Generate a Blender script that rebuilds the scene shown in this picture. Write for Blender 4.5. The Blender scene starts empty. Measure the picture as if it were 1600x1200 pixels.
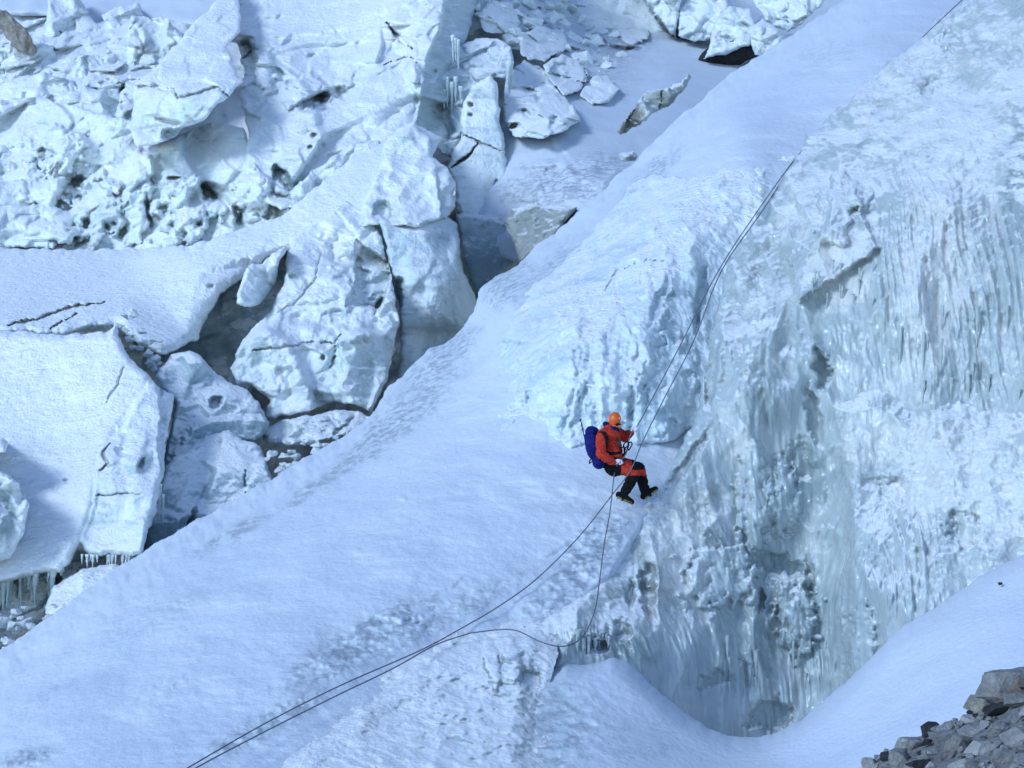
import bpy, bmesh, math, random
import numpy as np
from mathutils import Vector, Matrix, Quaternion

# ------------------------------------------------------------------ camera, sky, sun, exposure
SC = bpy.context.scene
COL = SC.collection
F = 800.0 / math.tan(math.radians(13.0))          # focal length in photo pixels (1600 wide)
cam_d = bpy.data.cameras.new('camera')
cam_d.sensor_width = 36.0
cam_d.lens = 18.0 / math.tan(math.radians(13.0))
cam_d.clip_start = 0.1
cam_d.clip_end = 2000.0
cam = bpy.data.objects.new('camera', cam_d)
cam.rotation_euler = (math.radians(90), 0, 0)
COL.objects.link(cam)
SC.camera = cam

SUN_EL, SUN_AZ = math.radians(30), math.radians(226)   # behind the camera and to the left
wd = bpy.data.worlds.new('World'); SC.world = wd; wd.use_nodes = True
wn = wd.node_tree
sky = wn.nodes.new('ShaderNodeTexSky')
sky.sky_type = 'NISHITA'; sky.sun_disc = False
sky.sun_elevation = SUN_EL; sky.sun_rotation = SUN_AZ
sky.altitude = 4500; sky.air_density = 1.0; sky.dust_density = 0.2; sky.ozone_density = 3.0
bg = wn.nodes['Background']; bg.inputs[1].default_value = 0.12
wn.links.new(sky.outputs[0], bg.inputs[0])
sd_ = bpy.data.lights.new('sun', 'SUN'); sd_.energy = 1.0; sd_.angle = math.radians(16)
sd_.color = (0.70, 0.84, 1.0)
sun = bpy.data.objects.new('sun', sd_); COL.objects.link(sun)
sdir = Vector((math.sin(SUN_AZ) * math.cos(SUN_EL), math.cos(SUN_AZ) * math.cos(SUN_EL), math.sin(SUN_EL)))
sun.rotation_euler = sdir.to_track_quat('Z', 'Y').to_euler()
sun.location = (-30, -30, 60)
SC.view_settings.view_transform = 'Standard'
SC.view_settings.look = 'None'
SC.view_settings.exposure = 1.17
SC.view_settings.gamma = 1.0
SC.cycles.use_denoising = True
SC.cycles.max_bounces = 6
SC.cycles.diffuse_bounces = 4

# ------------------------------------------------------------------ helpers
def at(x, y, Y):
    return Vector(((x - 800.0) / F * Y, Y, (600.0 - y) / F * Y))

def hsh(ix, iy, iz, seed):
    h = (ix.astype(np.int64) * 374761393 + iy.astype(np.int64) * 668265263 + iz * 2147483647 + seed * 1274126177) & 0xFFFFFFFF
    h = ((h ^ (h >> 13)) * 1274126177) & 0xFFFFFFFF
    h = ((h ^ (h >> 16)) * 2246822519) & 0xFFFFFFFF
    return (h ^ (h >> 15)) & 0xFFFFFFFF

def perlin(p, seed=0):
    """gradient noise, p (n,3), about -1..1"""
    i = np.floor(p).astype(np.int64); f = p - i
    u = f * f * f * (f * (f * 6 - 15) + 10)
    out = 0
    for dx in (0, 1):
        wx = u[:, 0] if dx else 1 - u[:, 0]
        for dy in (0, 1):
            wy = u[:, 1] if dy else 1 - u[:, 1]
            for dz in (0, 1):
                wz = u[:, 2] if dz else 1 - u[:, 2]
                h = hsh(i[:, 0] + dx, i[:, 1] + dy, i[:, 2] + dz, seed)
                gx = (h & 1023) / 511.5 - 1; gy = ((h >> 10) & 1023) / 511.5 - 1; gz = ((h >> 20) & 1023) / 511.5 - 1
                out = out + wx * wy * wz * (gx * (f[:, 0] - dx) + gy * (f[:, 1] - dy) + gz * (f[:, 2] - dz))
    return out * 1.3

def fbm(p, freq, octs=4, seed=0, gain=0.5, ridged=False):
    a, s, fr = 1.0, 0, freq
    for o in range(octs):
        n = perlin(p * fr + 17.3 * o, seed + o)
        s = s + a * ((1 - 2 * np.abs(n)) if ridged else n)
        a *= gain; fr *= 2.03
    return s

def cells(q, seed):
    """yield (dx, dz, r1, r2, r3) for the nine neighbour cells of 2D points"""
    i = np.floor(q).astype(np.int64)
    for a in (-1, 0, 1):
        for b in (-1, 0, 1):
            cx, cy = i[:, 0] + a, i[:, 1] + b
            h = hsh(cx, cy, 0, seed); g = hsh(cx, cy, 1, seed + 7)
            px = cx + (h & 1023) / 1023.0; py = cy + ((h >> 10) & 1023) / 1023.0
            yield q[:, 0] - px, q[:, 1] - py, ((h >> 20) & 1023) / 511.5 - 1, (g & 1023) / 511.5 - 1, ((g >> 10) & 1023) / 511.5 - 1

def facets(q, seed, sharp=9.0, off=0.35):
    """blocky broken planes: every cell carries its own tilted plane"""
    D, V = [], []
    for dx, dz, r1, r2, r3 in cells(q, seed):
        D.append(dx * dx + dz * dz); V.append(r1 * dx + r2 * dz + off * r3)
    D = np.sqrt(np.array(D)); V = np.array(V)
    w = np.exp(-sharp * (D - D.min(0)))
    return (w * V).sum(0) / w.sum(0)

def scallop(q, seed):
    D = np.array([dx * dx + dz * dz for dx, dz, *_ in cells(q, seed)])
    return 1 - np.minimum(D.min(0), 1.0) * 1.6

def holes(q, seed, dens=0.35):
    """round melt pits in some of the cells, 0..1"""
    o = 0
    for dx, dz, r1, r2, r3 in cells(q, seed):
        rad = 0.12 + 0.16 * np.abs(r1)
        d = np.sqrt((dx * (1 + 0.5 * r2)) ** 2 + dz * dz) / rad
        o = np.maximum(o, np.where(r3 * 0.5 + 0.5 < dens, np.clip(1.6 - 1.6 * d, 0, 1), 0))
    return o * o * (3 - 2 * o)

def edges(q, seed):
    D = np.sqrt(np.array([dx * dx + dz * dz for dx, dz, *_ in cells(q, seed)])); D.sort(0)
    return 1 - sstep(.02, .13, D[1] - D[0])

def tps(pts):
    P = np.array([(a[0], a[1]) for a in pts], float) / 400.0
    v = np.array([a[2] for a in pts], float)
    n = len(P)
    def U(r2): return 0.5 * r2 * np.log(r2 + 1e-12)
    K = U(((P[:, None] - P[None]) ** 2).sum(-1)) + np.eye(n) * 0.01
    A = np.zeros((n + 3, n + 3)); A[:n, :n] = K
    A[:n, n] = 1; A[:n, n + 1:] = P; A[n, :n] = 1; A[n + 1:, :n] = P.T
    w = np.linalg.solve(A, np.concatenate([v, np.zeros(3)]))
    def f(x, y):
        x = np.asarray(x, float) / 400.0; y = np.asarray(y, float) / 400.0
        r = w[n] + w[n + 1] * x + w[n + 2] * y
        for k in range(n):
            r = r + w[k] * U((x - P[k, 0]) ** 2 + (y - P[k, 1]) ** 2)
        return r
    return f

def seg_dist(x, y, pts, closed):
    d = np.full(x.shape, 1e9); n = len(pts)
    for k in range(n if closed else n - 1):
        ax, ay = pts[k][0], pts[k][1]; bx, by = pts[(k + 1) % n][0], pts[(k + 1) % n][1]
        ex, ey = bx - ax, by - ay
        t = np.clip(((x - ax) * ex + (y - ay) * ey) / (ex * ex + ey * ey + 1e-9), 0, 1)
        d = np.minimum(d, (x - ax - t * ex) ** 2 + (y - ay - t * ey) ** 2)
    return np.sqrt(d)

def poly_sd(x, y, poly):
    d = seg_dist(x, y, poly, True)
    ins = np.zeros(x.shape, bool); n = len(poly)
    for k in range(n):
        ax, ay = poly[k]; bx, by = poly[(k + 1) % n]
        if ay == by: continue
        c = ((ay > y) != (by > y)) & (x < (bx - ax) * (y - ay) / (by - ay) + ax)
        ins ^= c
    return np.where(ins, d, -d)

def sstep(a, b, v):
    t = np.clip((v - a) / (b - a), 0, 1)
    return t * t * (3 - 2 * t)

def chaikin(poly):
    o = []
    for k in range(len(poly)):
        a, b = poly[k], poly[(k + 1) % len(poly)]
        o += [(a[0] * .75 + b[0] * .25, a[1] * .75 + b[1] * .25), (a[0] * .25 + b[0] * .75, a[1] * .25 + b[1] * .75)]
    return o

SEED = [100]
SURF = {}
def surf(name, x, y):
    """depth of a finished face at a point of its outline grid"""
    x0, y0, st, ix, D = SURF[name]
    j, i = int(round((x - x0) / st)), int(round((y - y0) / st))
    j = min(max(j, 0), ix.shape[1] - 1); i = min(max(i, 0), ix.shape[0] - 1)
    return float(D[ix[i, j]]) if ix[i, j] >= 0 else None
def tag(o, label=None, cat=None, group=None, kind=None):
    if label: o['label'] = label
    if cat: o['category'] = cat
    if group: o['group'] = group
    if kind: o['kind'] = kind
    return o

def link(name, me, mat=None, parent=None):
    o = bpy.data.objects.new(name, me); COL.objects.link(o)
    if mat is not None:
        for m in (mat if isinstance(mat, (list, tuple)) else [mat]): me.materials.append(m)
    if parent is not None: o.parent = parent
    return o

def mesh_np(name, V, quads, tris=None, smooth=True):
    me = bpy.data.meshes.new(name)
    nt = 0 if tris is None else len(tris)
    nl = len(quads) * 4 + nt * 3
    me.vertices.add(len(V)); me.vertices.foreach_set('co', np.asarray(V, np.float32).ravel())
    me.loops.add(nl); me.polygons.add(len(quads) + nt)
    lv = np.concatenate([np.asarray(quads, np.int32).ravel()] + ([np.asarray(tris, np.int32).ravel()] if nt else []))
    me.loops.foreach_set('vertex_index', lv)
    ls = np.concatenate([np.arange(len(quads)) * 4, len(quads) * 4 + np.arange(nt) * 3]).astype(np.int32)
    me.polygons.foreach_set('loop_start', ls)
    me.polygons.foreach_set('use_smooth', np.full(len(quads) + nt, smooth))
    me.update(calc_edges=True); me.validate()
    return me

def relief(name, poly, depth, mat, step=2.0, rnd=(14, .5), thick=3.0, jit=(2.5, 45), noise=(), feats=(), attrs=None,
           label=None, cat=None, group=None, kind=None, smooth_poly=1, back=None):
    """A solid body: its face follows an outline with its own depth field, then walls run back to its full thickness."""
    SEED[0] += 1; sdn = SEED[0]
    for _ in range(smooth_poly): poly = chaikin(poly)
    dfun = depth if callable(depth) else tps(depth)
    px = [p[0] for p in poly]; py = [p[1] for p in poly]
    m = jit[0] * 2 + step * 2
    gx = np.arange(min(px) - m, max(px) + m + step, step); gy = np.arange(min(py) - m, max(py) + m + step, step)
    X, Yp = np.meshgrid(gx, gy); sh = X.shape
    sd = poly_sd(X, Yp, poly)
    if jit[0] > 0:
        q = np.stack([X.ravel(), Yp.ravel(), np.full(X.size, sdn * 3.7)], 1)
        sd = sd + jit[0] * fbm(q, 1.0 / jit[1], 3, sdn, .6).reshape(sh)
    gY, gX = np.gradient(sd, step)
    gl = np.maximum(gX ** 2 + gY ** 2, .25)
    out = sd < 0
    mv = np.clip(-sd, 0, step * 1.5)
    X = np.where(out, X + mv * gX / gl, X); Yp = np.where(out, Yp + mv * gY / gl, Yp)
    ok = sd > -step * .95
    cell = ok[:-1, :-1] & ok[1:, :-1] & ok[:-1, 1:] & ok[1:, 1:]
    idx = np.arange(sh[0] * sh[1]).reshape(sh)
    a, b, c, d = idx[:-1, :-1][cell], idx[:-1, 1:][cell], idx[1:, 1:][cell], idx[1:, :-1][cell]
    Q = np.stack([a, d, c, b], 1)
    used = np.unique(Q); rm = np.full(X.size, -1); rm[used] = np.arange(len(used)); Q = rm[Q]
    x, y, s = X.ravel()[used], Yp.ravel()[used], np.maximum(sd.ravel()[used], 0)
    D = dfun(x, y)
    pos = lambda: np.stack([(x - 800) / F * D, D, (600 - y) / F * D], 1)
    P0 = pos()
    w, r = rnd
    if w > 0:
        t = np.clip(s / w, 0, 1)
        D = D + r * (1 - np.sqrt(np.clip(1 - (1 - t) ** 2, 0, 1)))
    for k, nz in enumerate(noise):
        kind_, mask = nz[0], None
        args = list(nz[1:])
        if args and callable(args[-1]): mask = args.pop()(x, y)
        sn = sdn * 13 + k * 5
        if kind_ == 'fbm': v = fbm(P0 * np.array(args[3] if len(args) > 3 else (1, 1, 1)), args[0], args[2], sn)* args[1]
        elif kind_ == 'ridge': v = -fbm(P0 * np.array(args[3] if len(args) > 3 else (1, 1, 1)), args[0], args[2], sn, ridged=True) * args[1]
        elif kind_ == 'flute':
            xx = P0[:, 0] * args[0] + 1.2 * perlin(P0 * np.array([.8, 1, .35]), sn + 1)
            q3 = np.stack([xx, P0[:, 1] * 0, P0[:, 2] * args[0] * .05], 1)
            v = (np.abs(perlin(q3, sn + 2)) + .5 * np.abs(perlin(q3 * 2.3 + 7, sn + 3))) * -args[1] * 1.6
            v = v * (.5 + .9 * sstep(-.3, .4, perlin(P0 * np.array([.7, 1, .4]) + 3, sn + 4)))
        elif kind_ in ('facet', 'scallop', 'holes', 'edge'):
            st = args[3] if len(args) > 3 else (1, 1)
            wv = np.stack([perlin(P0 / args[0] * .9 + 5, sn + 1), perlin(P0 / args[0] * .9 + 50, sn + 2)], 1)
            q = P0[:, [0, 2]] / args[0] * np.array(st) + wv * (.22 if kind_ == 'facet' else .35)
            if kind_ == 'facet': v = facets(q, sn, args[2] if len(args) > 2 else 9.0) * args[1]
            elif kind_ == 'edge': v = edges(q + .12 * np.stack([perlin(P0 / args[0] * 4, sn + 3), perlin(P0 / args[0] * 4 + 9, sn + 4)], 1), sn) * args[1] * sstep(-.1, .35, perlin(P0 / args[0] * .7, sn + 8))
            elif kind_ == 'scallop': v = scallop(q, sn) * args[1]
            else: v = holes(q, sn, args[2]) * args[1]
        D = D + (v if mask is None else v * mask)
    qn = np.stack([x, y, np.full(len(x), sdn * 1.7)], 1)
    wx = fbm(qn, 1 / 22., 3, sdn + 3); wy = fbm(qn, 1 / 22., 3, sdn + 9)
    jx_ = fbm(qn, 1 / 7., 2, sdn + 21); jy_ = fbm(qn, 1 / 7., 2, sdn + 29)
    for ft in feats:
        k = ft[0]
        if k in ('pit', 'bump'):
            _, cx, cy, rx, ry, rot, dep = ft
            ca, sa = math.cos(math.radians(rot)), math.sin(math.radians(rot))
            jx = min(rx, ry) * .7
            dx, dy = x - cx + wx * jx + jx_ * min(jx * .3, 2.), y - cy + wy * jx + jy_ * min(jx * .3, 2.)
            u, v = (dx * ca + dy * sa) / rx, (-dx * sa + dy * ca) / ry
            rr = np.sqrt(u * u + v * v)
            if k == 'pit': D = D + dep * (1 - sstep(.45, 1.1, rr))
            else: D = D - dep * np.sqrt(np.clip(1 - rr * rr, 0, 1))
        elif k == 'crack':
            _, pts, wd_, dep = ft
            dd = seg_dist(x + wx * 3.5 + jx_ * 1.6, y + wy * 3.5 + jy_ * 1.6, pts, False)
            e0 = np.minimum(np.hypot(x - pts[0][0], y - pts[0][1]), np.hypot(x - pts[-1][0], y - pts[-1][1]))
            ww = wd_ * (.25 + .6 * sstep(0, 30, e0)) * (1 + .8 * wx)
            D = D + dep * (1 - sstep(.4, 1.0, dd / np.maximum(ww, .3)))
        elif k == 'plate':
            _, pl, dep, gxx, gyy, soft = ft
            ps = poly_sd(x + wx * 4 + jx_ * 2, y + wy * 4 + jy_ * 2, pl)
            cx = sum(p[0] for p in pl) / len(pl); cy = sum(p[1] for p in pl) / len(pl)
            D = D + sstep(-soft * .5, soft * .5, ps) * (dep + gxx * (x - cx) + gyy * (y - cy))
    P = pos()
    SURF[name] = (gx[0], gy[0], step, rm.reshape(sh), D)
    n0 = len(P)
    # walls running back
    E = np.concatenate([Q[:, [0, 1]], Q[:, [1, 2]], Q[:, [2, 3]], Q[:, [3, 0]]])
    key = np.minimum(E[:, 0], E[:, 1]).astype(np.int64) * n0 + np.maximum(E[:, 0], E[:, 1])
    uq, inv, cnt = np.unique(key, return_inverse=True, return_counts=True)
    B = E[cnt[inv] == 1]
    bv = np.unique(B); bm = np.full(n0, -1); bm[bv] = np.arange(len(bv))
    VV, QQ = [P], [Q]; prev = bv.copy(); base = n0
    ux, uy = gX.ravel()[used][bv], gY.ravel()[used][bv]; ul = np.maximum(np.hypot(ux, uy), .3)
    for j in range(1, 4):
        tq = (j / 3.0) ** 1.5
        Dj = P[bv, 1] + thick * tq
        xj = x[bv] + ux / ul * 7 * tq; yj = y[bv] + uy / ul * 7 * tq
        R = np.stack([(xj - 800) / F * Dj, Dj, (600 - yj) / F * Dj], 1)
        cur = base + np.arange(len(bv))
        QQ.append(np.stack([prev[bm[B[:, 1]]], prev[bm[B[:, 0]]], cur[bm[B[:, 0]]], cur[bm[B[:, 1]]]], 1))
        VV.append(R); prev = cur; base += len(bv)
    V = np.concatenate(VV)
    org = np.array([V[:n0, 0].mean(), V[:n0, 1].mean(), V[:n0, 2].min()])
    me = mesh_np(name, V - org, np.concatenate(QQ))
    for an, fn in (attrs or {}).items():
        if callable(fn): v = fn(x, y, wx, wy)
        else:
            v = np.zeros(n0)
            for (cx, cy, rx, ry, val) in fn:
                rr = np.hypot((x - cx) / rx + wx * .35, (y - cy) / ry + wy * .35)
                v = np.maximum(v, val * (1 - sstep(.55, 1.1, rr)))
        full = np.zeros(len(V)); full[:n0] = v
        full[n0:] = np.tile(v[bv], 3)
        at_ = me.attributes.new(an, 'FLOAT', 'POINT'); at_.data.foreach_set('value', full.astype(np.float32))
    o = link(name, me, mat)
    o.location = org
    tag(o, label, cat, group, kind)
    return o
# ------------------------------------------------------------------ materials
class NT:
    def __init__(s, name):
        s.m = bpy.data.materials.new(name); s.m.use_nodes = True; s.t = s.m.node_tree
        s.b = s.t.nodes['Principled BSDF']
    def n(s, typ, ins=None, **kw):
        nd = s.t.nodes.new(typ)
        for k, v in kw.items(): setattr(nd, k, v)
        for k, v in (ins or {}).items():
            if hasattr(v, 'is_output'): s.t.links.new(v, nd.inputs[k])
            else: nd.inputs[k].default_value = v
        return nd
    def obj(s): return s.n('ShaderNodeTexCoord').outputs['Object']
    def geo(s, k): return s.n('ShaderNodeNewGeometry').outputs[k]
    def attr(s, name): return s.n('ShaderNodeAttribute', attribute_name=name).outputs['Fac']
    def mapp(s, v, sc=(1, 1, 1), rot=(0, 0, 0)): return s.n('ShaderNodeMapping', {0: v, 2: rot, 3: sc}).outputs[0]
    def noise(s, v, scale, det=5, rough=.55, dist=0):
        return s.n('ShaderNodeTexNoise', {'Vector': v, 'Scale': scale, 'Detail': det, 'Roughness': rough, 'Distortion': dist}).outputs[0]
    def vor(s, v, scale, feat='F1', out=0):
        return s.n('ShaderNodeTexVoronoi', {'Vector': v, 'Scale': scale}, feature=feat).outputs[out]
    def math(s, op, a, b=0.0, c=None, clamp=False):
        d = {0: a, 1: b}
        if c is not None: d[2] = c
        return s.n('ShaderNodeMath', d, operation=op, use_clamp=clamp).outputs[0]
    def ramp(s, v, lo, hi):
        return s.n('ShaderNodeMapRange', {0: v, 1: lo, 2: hi}, interpolation_type='SMOOTHSTEP').outputs[0]
    def mix(s, f, a, b):
        nd = s.n('ShaderNodeMix', data_type='RGBA')
        for i, v in ((0, f), (6, a), (7, b)):
            if hasattr(v, 'is_output'): s.t.links.new(v, nd.inputs[i])
            else: nd.inputs[i].default_value = (v if i == 0 else (*v, 1))
        return nd.outputs[2]
    def bump(s, h, st, dist=.02, nrm=None):
        d = {'Height': h, 'Strength': st, 'Distance': dist}
        if nrm is not None: d['Normal'] = nrm
        return s.n('ShaderNodeBump', d).outputs[0]
    def set(s, **kw):
        for k, v in kw.items():
            k = k.replace('_', ' ')
            if hasattr(v, 'is_output'): s.t.links.new(v, s.b.inputs[k])
            else: s.b.inputs[k].default_value = (*v, 1) if isinstance(v, tuple) and len(v) == 3 and 'Color' in k else v
        return s.m

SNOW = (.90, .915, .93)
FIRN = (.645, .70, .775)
def mat_snow():
    s = NT('snow'); v = s.obj()
    ice = s.attr('clear'); dirt = s.attr('dirt')
    n1 = s.noise(v, .7, 4); n2 = s.noise(v, 9, 5, .6)
    streak = s.noise(s.mapp(v, (1.3, 1.3, 4.5), (0, .55, 0)), 2.4, 8, .72, .6)
    flk = s.math('MULTIPLY', dirt, s.ramp(streak, .44, .58))
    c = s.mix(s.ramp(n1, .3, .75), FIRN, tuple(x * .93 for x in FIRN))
    c = s.mix(s.math('MULTIPLY', ice, s.ramp(s.noise(v, 2.2, 6, .6), .35, .6)), c, (.55, .66, .69))
    c = s.mix(flk, c, (.36, .40, .45))
    b = s.bump(n2, .5, .04); b = s.bump(s.noise(s.mapp(v, (1.2, 1.2, 4), (0, .5, 0)), 3.5, 5, .6, .4), .2, .06, b); b = s.bump(s.noise(v, 40, 4, .6), .25, .006, b)
    return s.set(Base_Color=c, Roughness=s.mix(ice, (.62,) * 3, (.35,) * 3), Normal=b, Specular_IOR_Level=.3)

def mat_ice(name, white=(.88, .925, .925), grey=(.68, .79, .79), clear=(.24, .34, .34), snowlo=.52, snowhi=.78, gl=.38):
    s = NT(name); v = s.obj()
    nz = s.n('ShaderNodeSeparateXYZ', {0: s.geo('Normal')}).outputs[2]
    sn = s.math('ADD', nz, s.math('MULTIPLY', s.math('SUBTRACT', s.noise(v, 1.1, 5), .5), .5))
    snow = s.math('MAXIMUM', s.ramp(sn, snowlo, snowhi), s.attr('snow'))
    big = s.noise(v, .55, 5, .6, .6)
    band = s.noise(s.mapp(v, (.5, .5, 3.2), (.25, .35, 0)), .9, 6, .62, .5)
    c = s.mix(s.ramp(big, .34, .68), white, grey)
    c = s.mix(s.math('MULTIPLY', s.ramp(band, .52, .66), .45), c, clear)
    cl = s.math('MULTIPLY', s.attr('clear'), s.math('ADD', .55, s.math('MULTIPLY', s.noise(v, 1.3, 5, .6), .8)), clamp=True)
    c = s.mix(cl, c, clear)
    d = s.math('MULTIPLY', s.attr('dirt'), s.ramp(s.noise(v, 5, 6, .7), .42, .62))
    c = s.mix(d, c, (.20, .19, .17))
    c = s.mix(snow, c, SNOW)
    h = s.noise(v, 4.5, 6, .62, .3); h2 = s.noise(v, 18, 4, .6)
    b = s.bump(h, .7, .14); b = s.bump(h2, .5, .03, b)
    return s.set(Base_Color=c, Roughness=s.mix(snow, (gl,) * 3, (.65,) * 3), Normal=b, Specular_IOR_Level=.35)

def mat_wall():
    s = NT('wall_ice'); v = s.obj()
    nz = s.n('ShaderNodeSeparateXYZ', {0: s.geo('Normal')}).outputs[2]
    st = s.noise(s.mapp(v, (3.2, 3.2, .30)), 1.5, 7, .62, .35)
    st2 = s.noise(s.mapp(v, (9, 9, .55)), 1.6, 5, .6, .2)
    bl = s.noise(v, .62, 5, .58, .8)
    frost = s.attr('frost'); clr = s.attr('clear')
    k = s.math('ADD', s.math('ADD', s.math('MULTIPLY', st, .45), s.math('MULTIPLY', bl, .75)), s.math('MULTIPLY', st2, .18))
    k = s.math('ADD', k, s.math('SUBTRACT', s.math('MULTIPLY', clr, .34), s.math('MULTIPLY', frost, .28)))
    c = s.mix(s.ramp(k, .46, .70), (.64, .67, .66), (.43, .495, .50))
    c = s.mix(s.ramp(k, .70, 1.0), c, (.27, .34, .345))
    lav = s.math('MULTIPLY', frost, s.ramp(s.noise(v, 1.6, 5, .65), .45, .7))
    c = s.mix(s.math('MULTIPLY', lav, .55), c, (.60, .575, .57))
    dirt = s.math('MULTIPLY', s.attr('dirt'), s.ramp(s.noise(v, 4, 6, .7), .42, .62))
    c = s.mix(dirt, c, (.24, .25, .24))
    sn = s.math('ADD', nz, s.math('MULTIPLY', s.math('SUBTRACT', s.noise(v, 2.1, 5), .5), .5))
    snow = s.ramp(sn, .66, .92)
    c = s.mix(snow, c, SNOW)
    rough_ = s.math('SUBTRACT', 1.0, s.math('MULTIPLY', s.ramp(k, .5, .75), .65))
    b = s.bump(st, .45, .12); b = s.bump(st2, s.math('MULTIPLY', rough_, .6), .05, b); b = s.bump(s.noise(v, 14, 5, .6), s.math('MULTIPLY', rough_, .22), .03, b)
    rg = s.mix(s.ramp(k, .45, .75), (.34,) * 3, (.07,) * 3)
    return s.set(Base_Color=c, Roughness=rg, Normal=b, Specular_IOR_Level=.55, Subsurface_Weight=.35, Subsurface_Radius=(.06, .12, .15), Subsurface_Scale=.6, Coat_Weight=.25, Coat_Roughness=.08)

def mat_rock(name, a=(.27, .275, .275), b_=(.46, .46, .45), br=(.32, .25, .16), brown=.35):
    s = NT(name); v = s.obj()
    rnd = s.n('ShaderNodeObjectInfo').outputs['Random']
    n = s.noise(v, 5, 8, .68); n2 = s.noise(v, 22, 6, .7); n3 = s.noise(v, 1.7, 4)
    c = s.mix(s.ramp(n, .35, .68), a, b_)
    c = s.mix(s.math('MULTIPLY', s.ramp(n3, .56, .7), brown), c, br)
    c = s.mix(s.math('MULTIPLY', s.ramp(n2, .55, .7), .5), c, (.09, .095, .10))
    hv = s.n('ShaderNodeHueSaturation', {'Value': s.math('ADD', .65, s.math('MULTIPLY', rnd, .6)), 'Color': c}).outputs[0]
    bp = s.bump(n, 1.0, .08); bp = s.bump(n2, .9, .025, bp)
    return s.set(Base_Color=hv, Roughness=.85, Normal=bp)

def mat_plain(name, col, rough=.7, metal=0., var=.25, scale=30, bump=.2):
    s = NT(name); v = s.obj(); n = s.noise(v, scale, 4)
    c = s.mix(s.ramp(n, .3, .7), tuple(x * (1 - var) for x in col), tuple(min(1, x * (1 + var)) for x in col))
    return s.set(Base_Color=c, Roughness=rough, Metallic=metal, Normal=s.bump(n, bump, .004), Specular_IOR_Level=.5 if metal or rough < .5 else .15)

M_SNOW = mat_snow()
M_ICE = mat_ice('glacier_ice')
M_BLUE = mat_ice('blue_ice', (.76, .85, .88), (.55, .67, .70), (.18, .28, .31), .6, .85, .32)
M_WALL = mat_wall()
M_ROCK = mat_rock('moraine_rock')
M_DARK = mat_rock('dark_rock_and_shade', (.02, .02, .022), (.05, .05, .055), (.05, .04, .03))  # dark stones, and shadow gaps painted as black stone
M_BROWN = mat_rock('brown_rock', (.24, .22, .18), (.42, .40, .36), (.32, .22, .12), .5)
M_ICIC = mat_ice('icicle_ice', (.80, .85, .86), (.62, .70, .71), (.36, .44, .45), .8, 1.0, .18)
M_OLIVE = mat_ice('dirty_ice', (.56, .60, .57), (.42, .46, .43), (.13, .16, .14), .72, .95, .4)
M_BULGE = mat_ice('pale_blue_ice', (.74, .83, .88), (.60, .72, .79), (.30, .42, .47), .75, .95, .34)
# ------------------------------------------------------------------ the slope, the wall, the snow
slope_d = tps([(-300, 1200, 33), (0, 1015, 34.5), (220, 862, 37), (420, 750, 39.5), (600, 630, 42.5), (740, 490, 46), (860, 370, 49),
    (990, 260, 52), (1170, 90, 57), (1310, 0, 60), (1500, -120, 65), (100, 1120, 30.5), (300, 1000, 32.2), (500, 870, 34.5),
    (700, 750, 36.6), (850, 640, 38.4), (800, 480, 43), (900, 480, 41.6), (1000, 350, 45), (1150, 200, 49), (1350, 60, 54),
    (-300, 1450, 25), (300, 1250, 27), (600, 1080, 30.4), (800, 950, 33.1), (950, 850, 34.9), (990, 800, 35.4), (1000, 700, 37.3),
    (1200, 500, 42), (1300, 800, 38.5), (1300, 300, 46), (1500, 200, 48), (700, 1250, 28), (900, 1100, 31.6), (1000, 1450, 25)])
WALLPOLY = [(1510, -10), (1640, -130), (1900, -130), (1900, 1000), (1600, 960), (1450, 1060), (1300, 1180), (1190, 1230), (1080, 1200), (990, 1120), (930, 1090), (860, 1075), (800, 1060), (722, 1010), (735, 988),
    (830, 978), (895, 935), (945, 890), (975, 840), (1008, 790), (1035, 758), (1062, 700), (1085, 650), (1098, 590), (1112, 520), (1128, 440), (1150, 390), (1185, 330), (1240, 235), (1310, 165), (1380, 105), (1450, 45)]
def slope_b(x, y): return slope_d(x, y) + 4.0 * sstep(8, 75, poly_sd(x, y, WALLPOLY))
def blob(x, y, L, wx=0, wy=0):
    v = np.zeros(len(x))
    for cx, cy, rx, ry, rot, val in L:
        ca, sa = math.cos(math.radians(rot)), math.sin(math.radians(rot))
        dx, dy = x - cx, y - cy
        rr = np.hypot((dx * ca + dy * sa) / rx + wx * .4, (-dx * sa + dy * ca) / ry + wy * .4)
        v = np.maximum(v, val * (1 - sstep(.4, 1.1, rr)))
    return v
CRUST = [(790, 440, 60, 40, -40, 1), (690, 560, 90, 30, -40, 1), (600, 990, 130, 45, -25, 1), (930, 850, 90, 40, -45, 1), (650, 620, 110, 40, -40, .9), (1130, 380, 60, 120, 30, .7), (620, 660, 150, 28, -38, 1), (520, 740, 120, 14, -35, .8), (560, 1010, 170, 40, -28, 1), (700, 960, 160, 25, -28, .6),
         (370, 830, 90, 14, -30, .8), (420, 1130, 160, 25, -28, .8), (900, 900, 130, 40, -42, .9), (250, 960, 120, 30, -25, .25),
         (40, 1185, 60, 16, -10, .9), (1120, 330, 130, 26, -42, .9), (860, 420, 90, 22, -42, .7), (1290, 90, 80, 30, -20, .3),
         (90, 1080, 80, 12, -20, .25), (1020, 270, 70, 20, -42, .8)]
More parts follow.
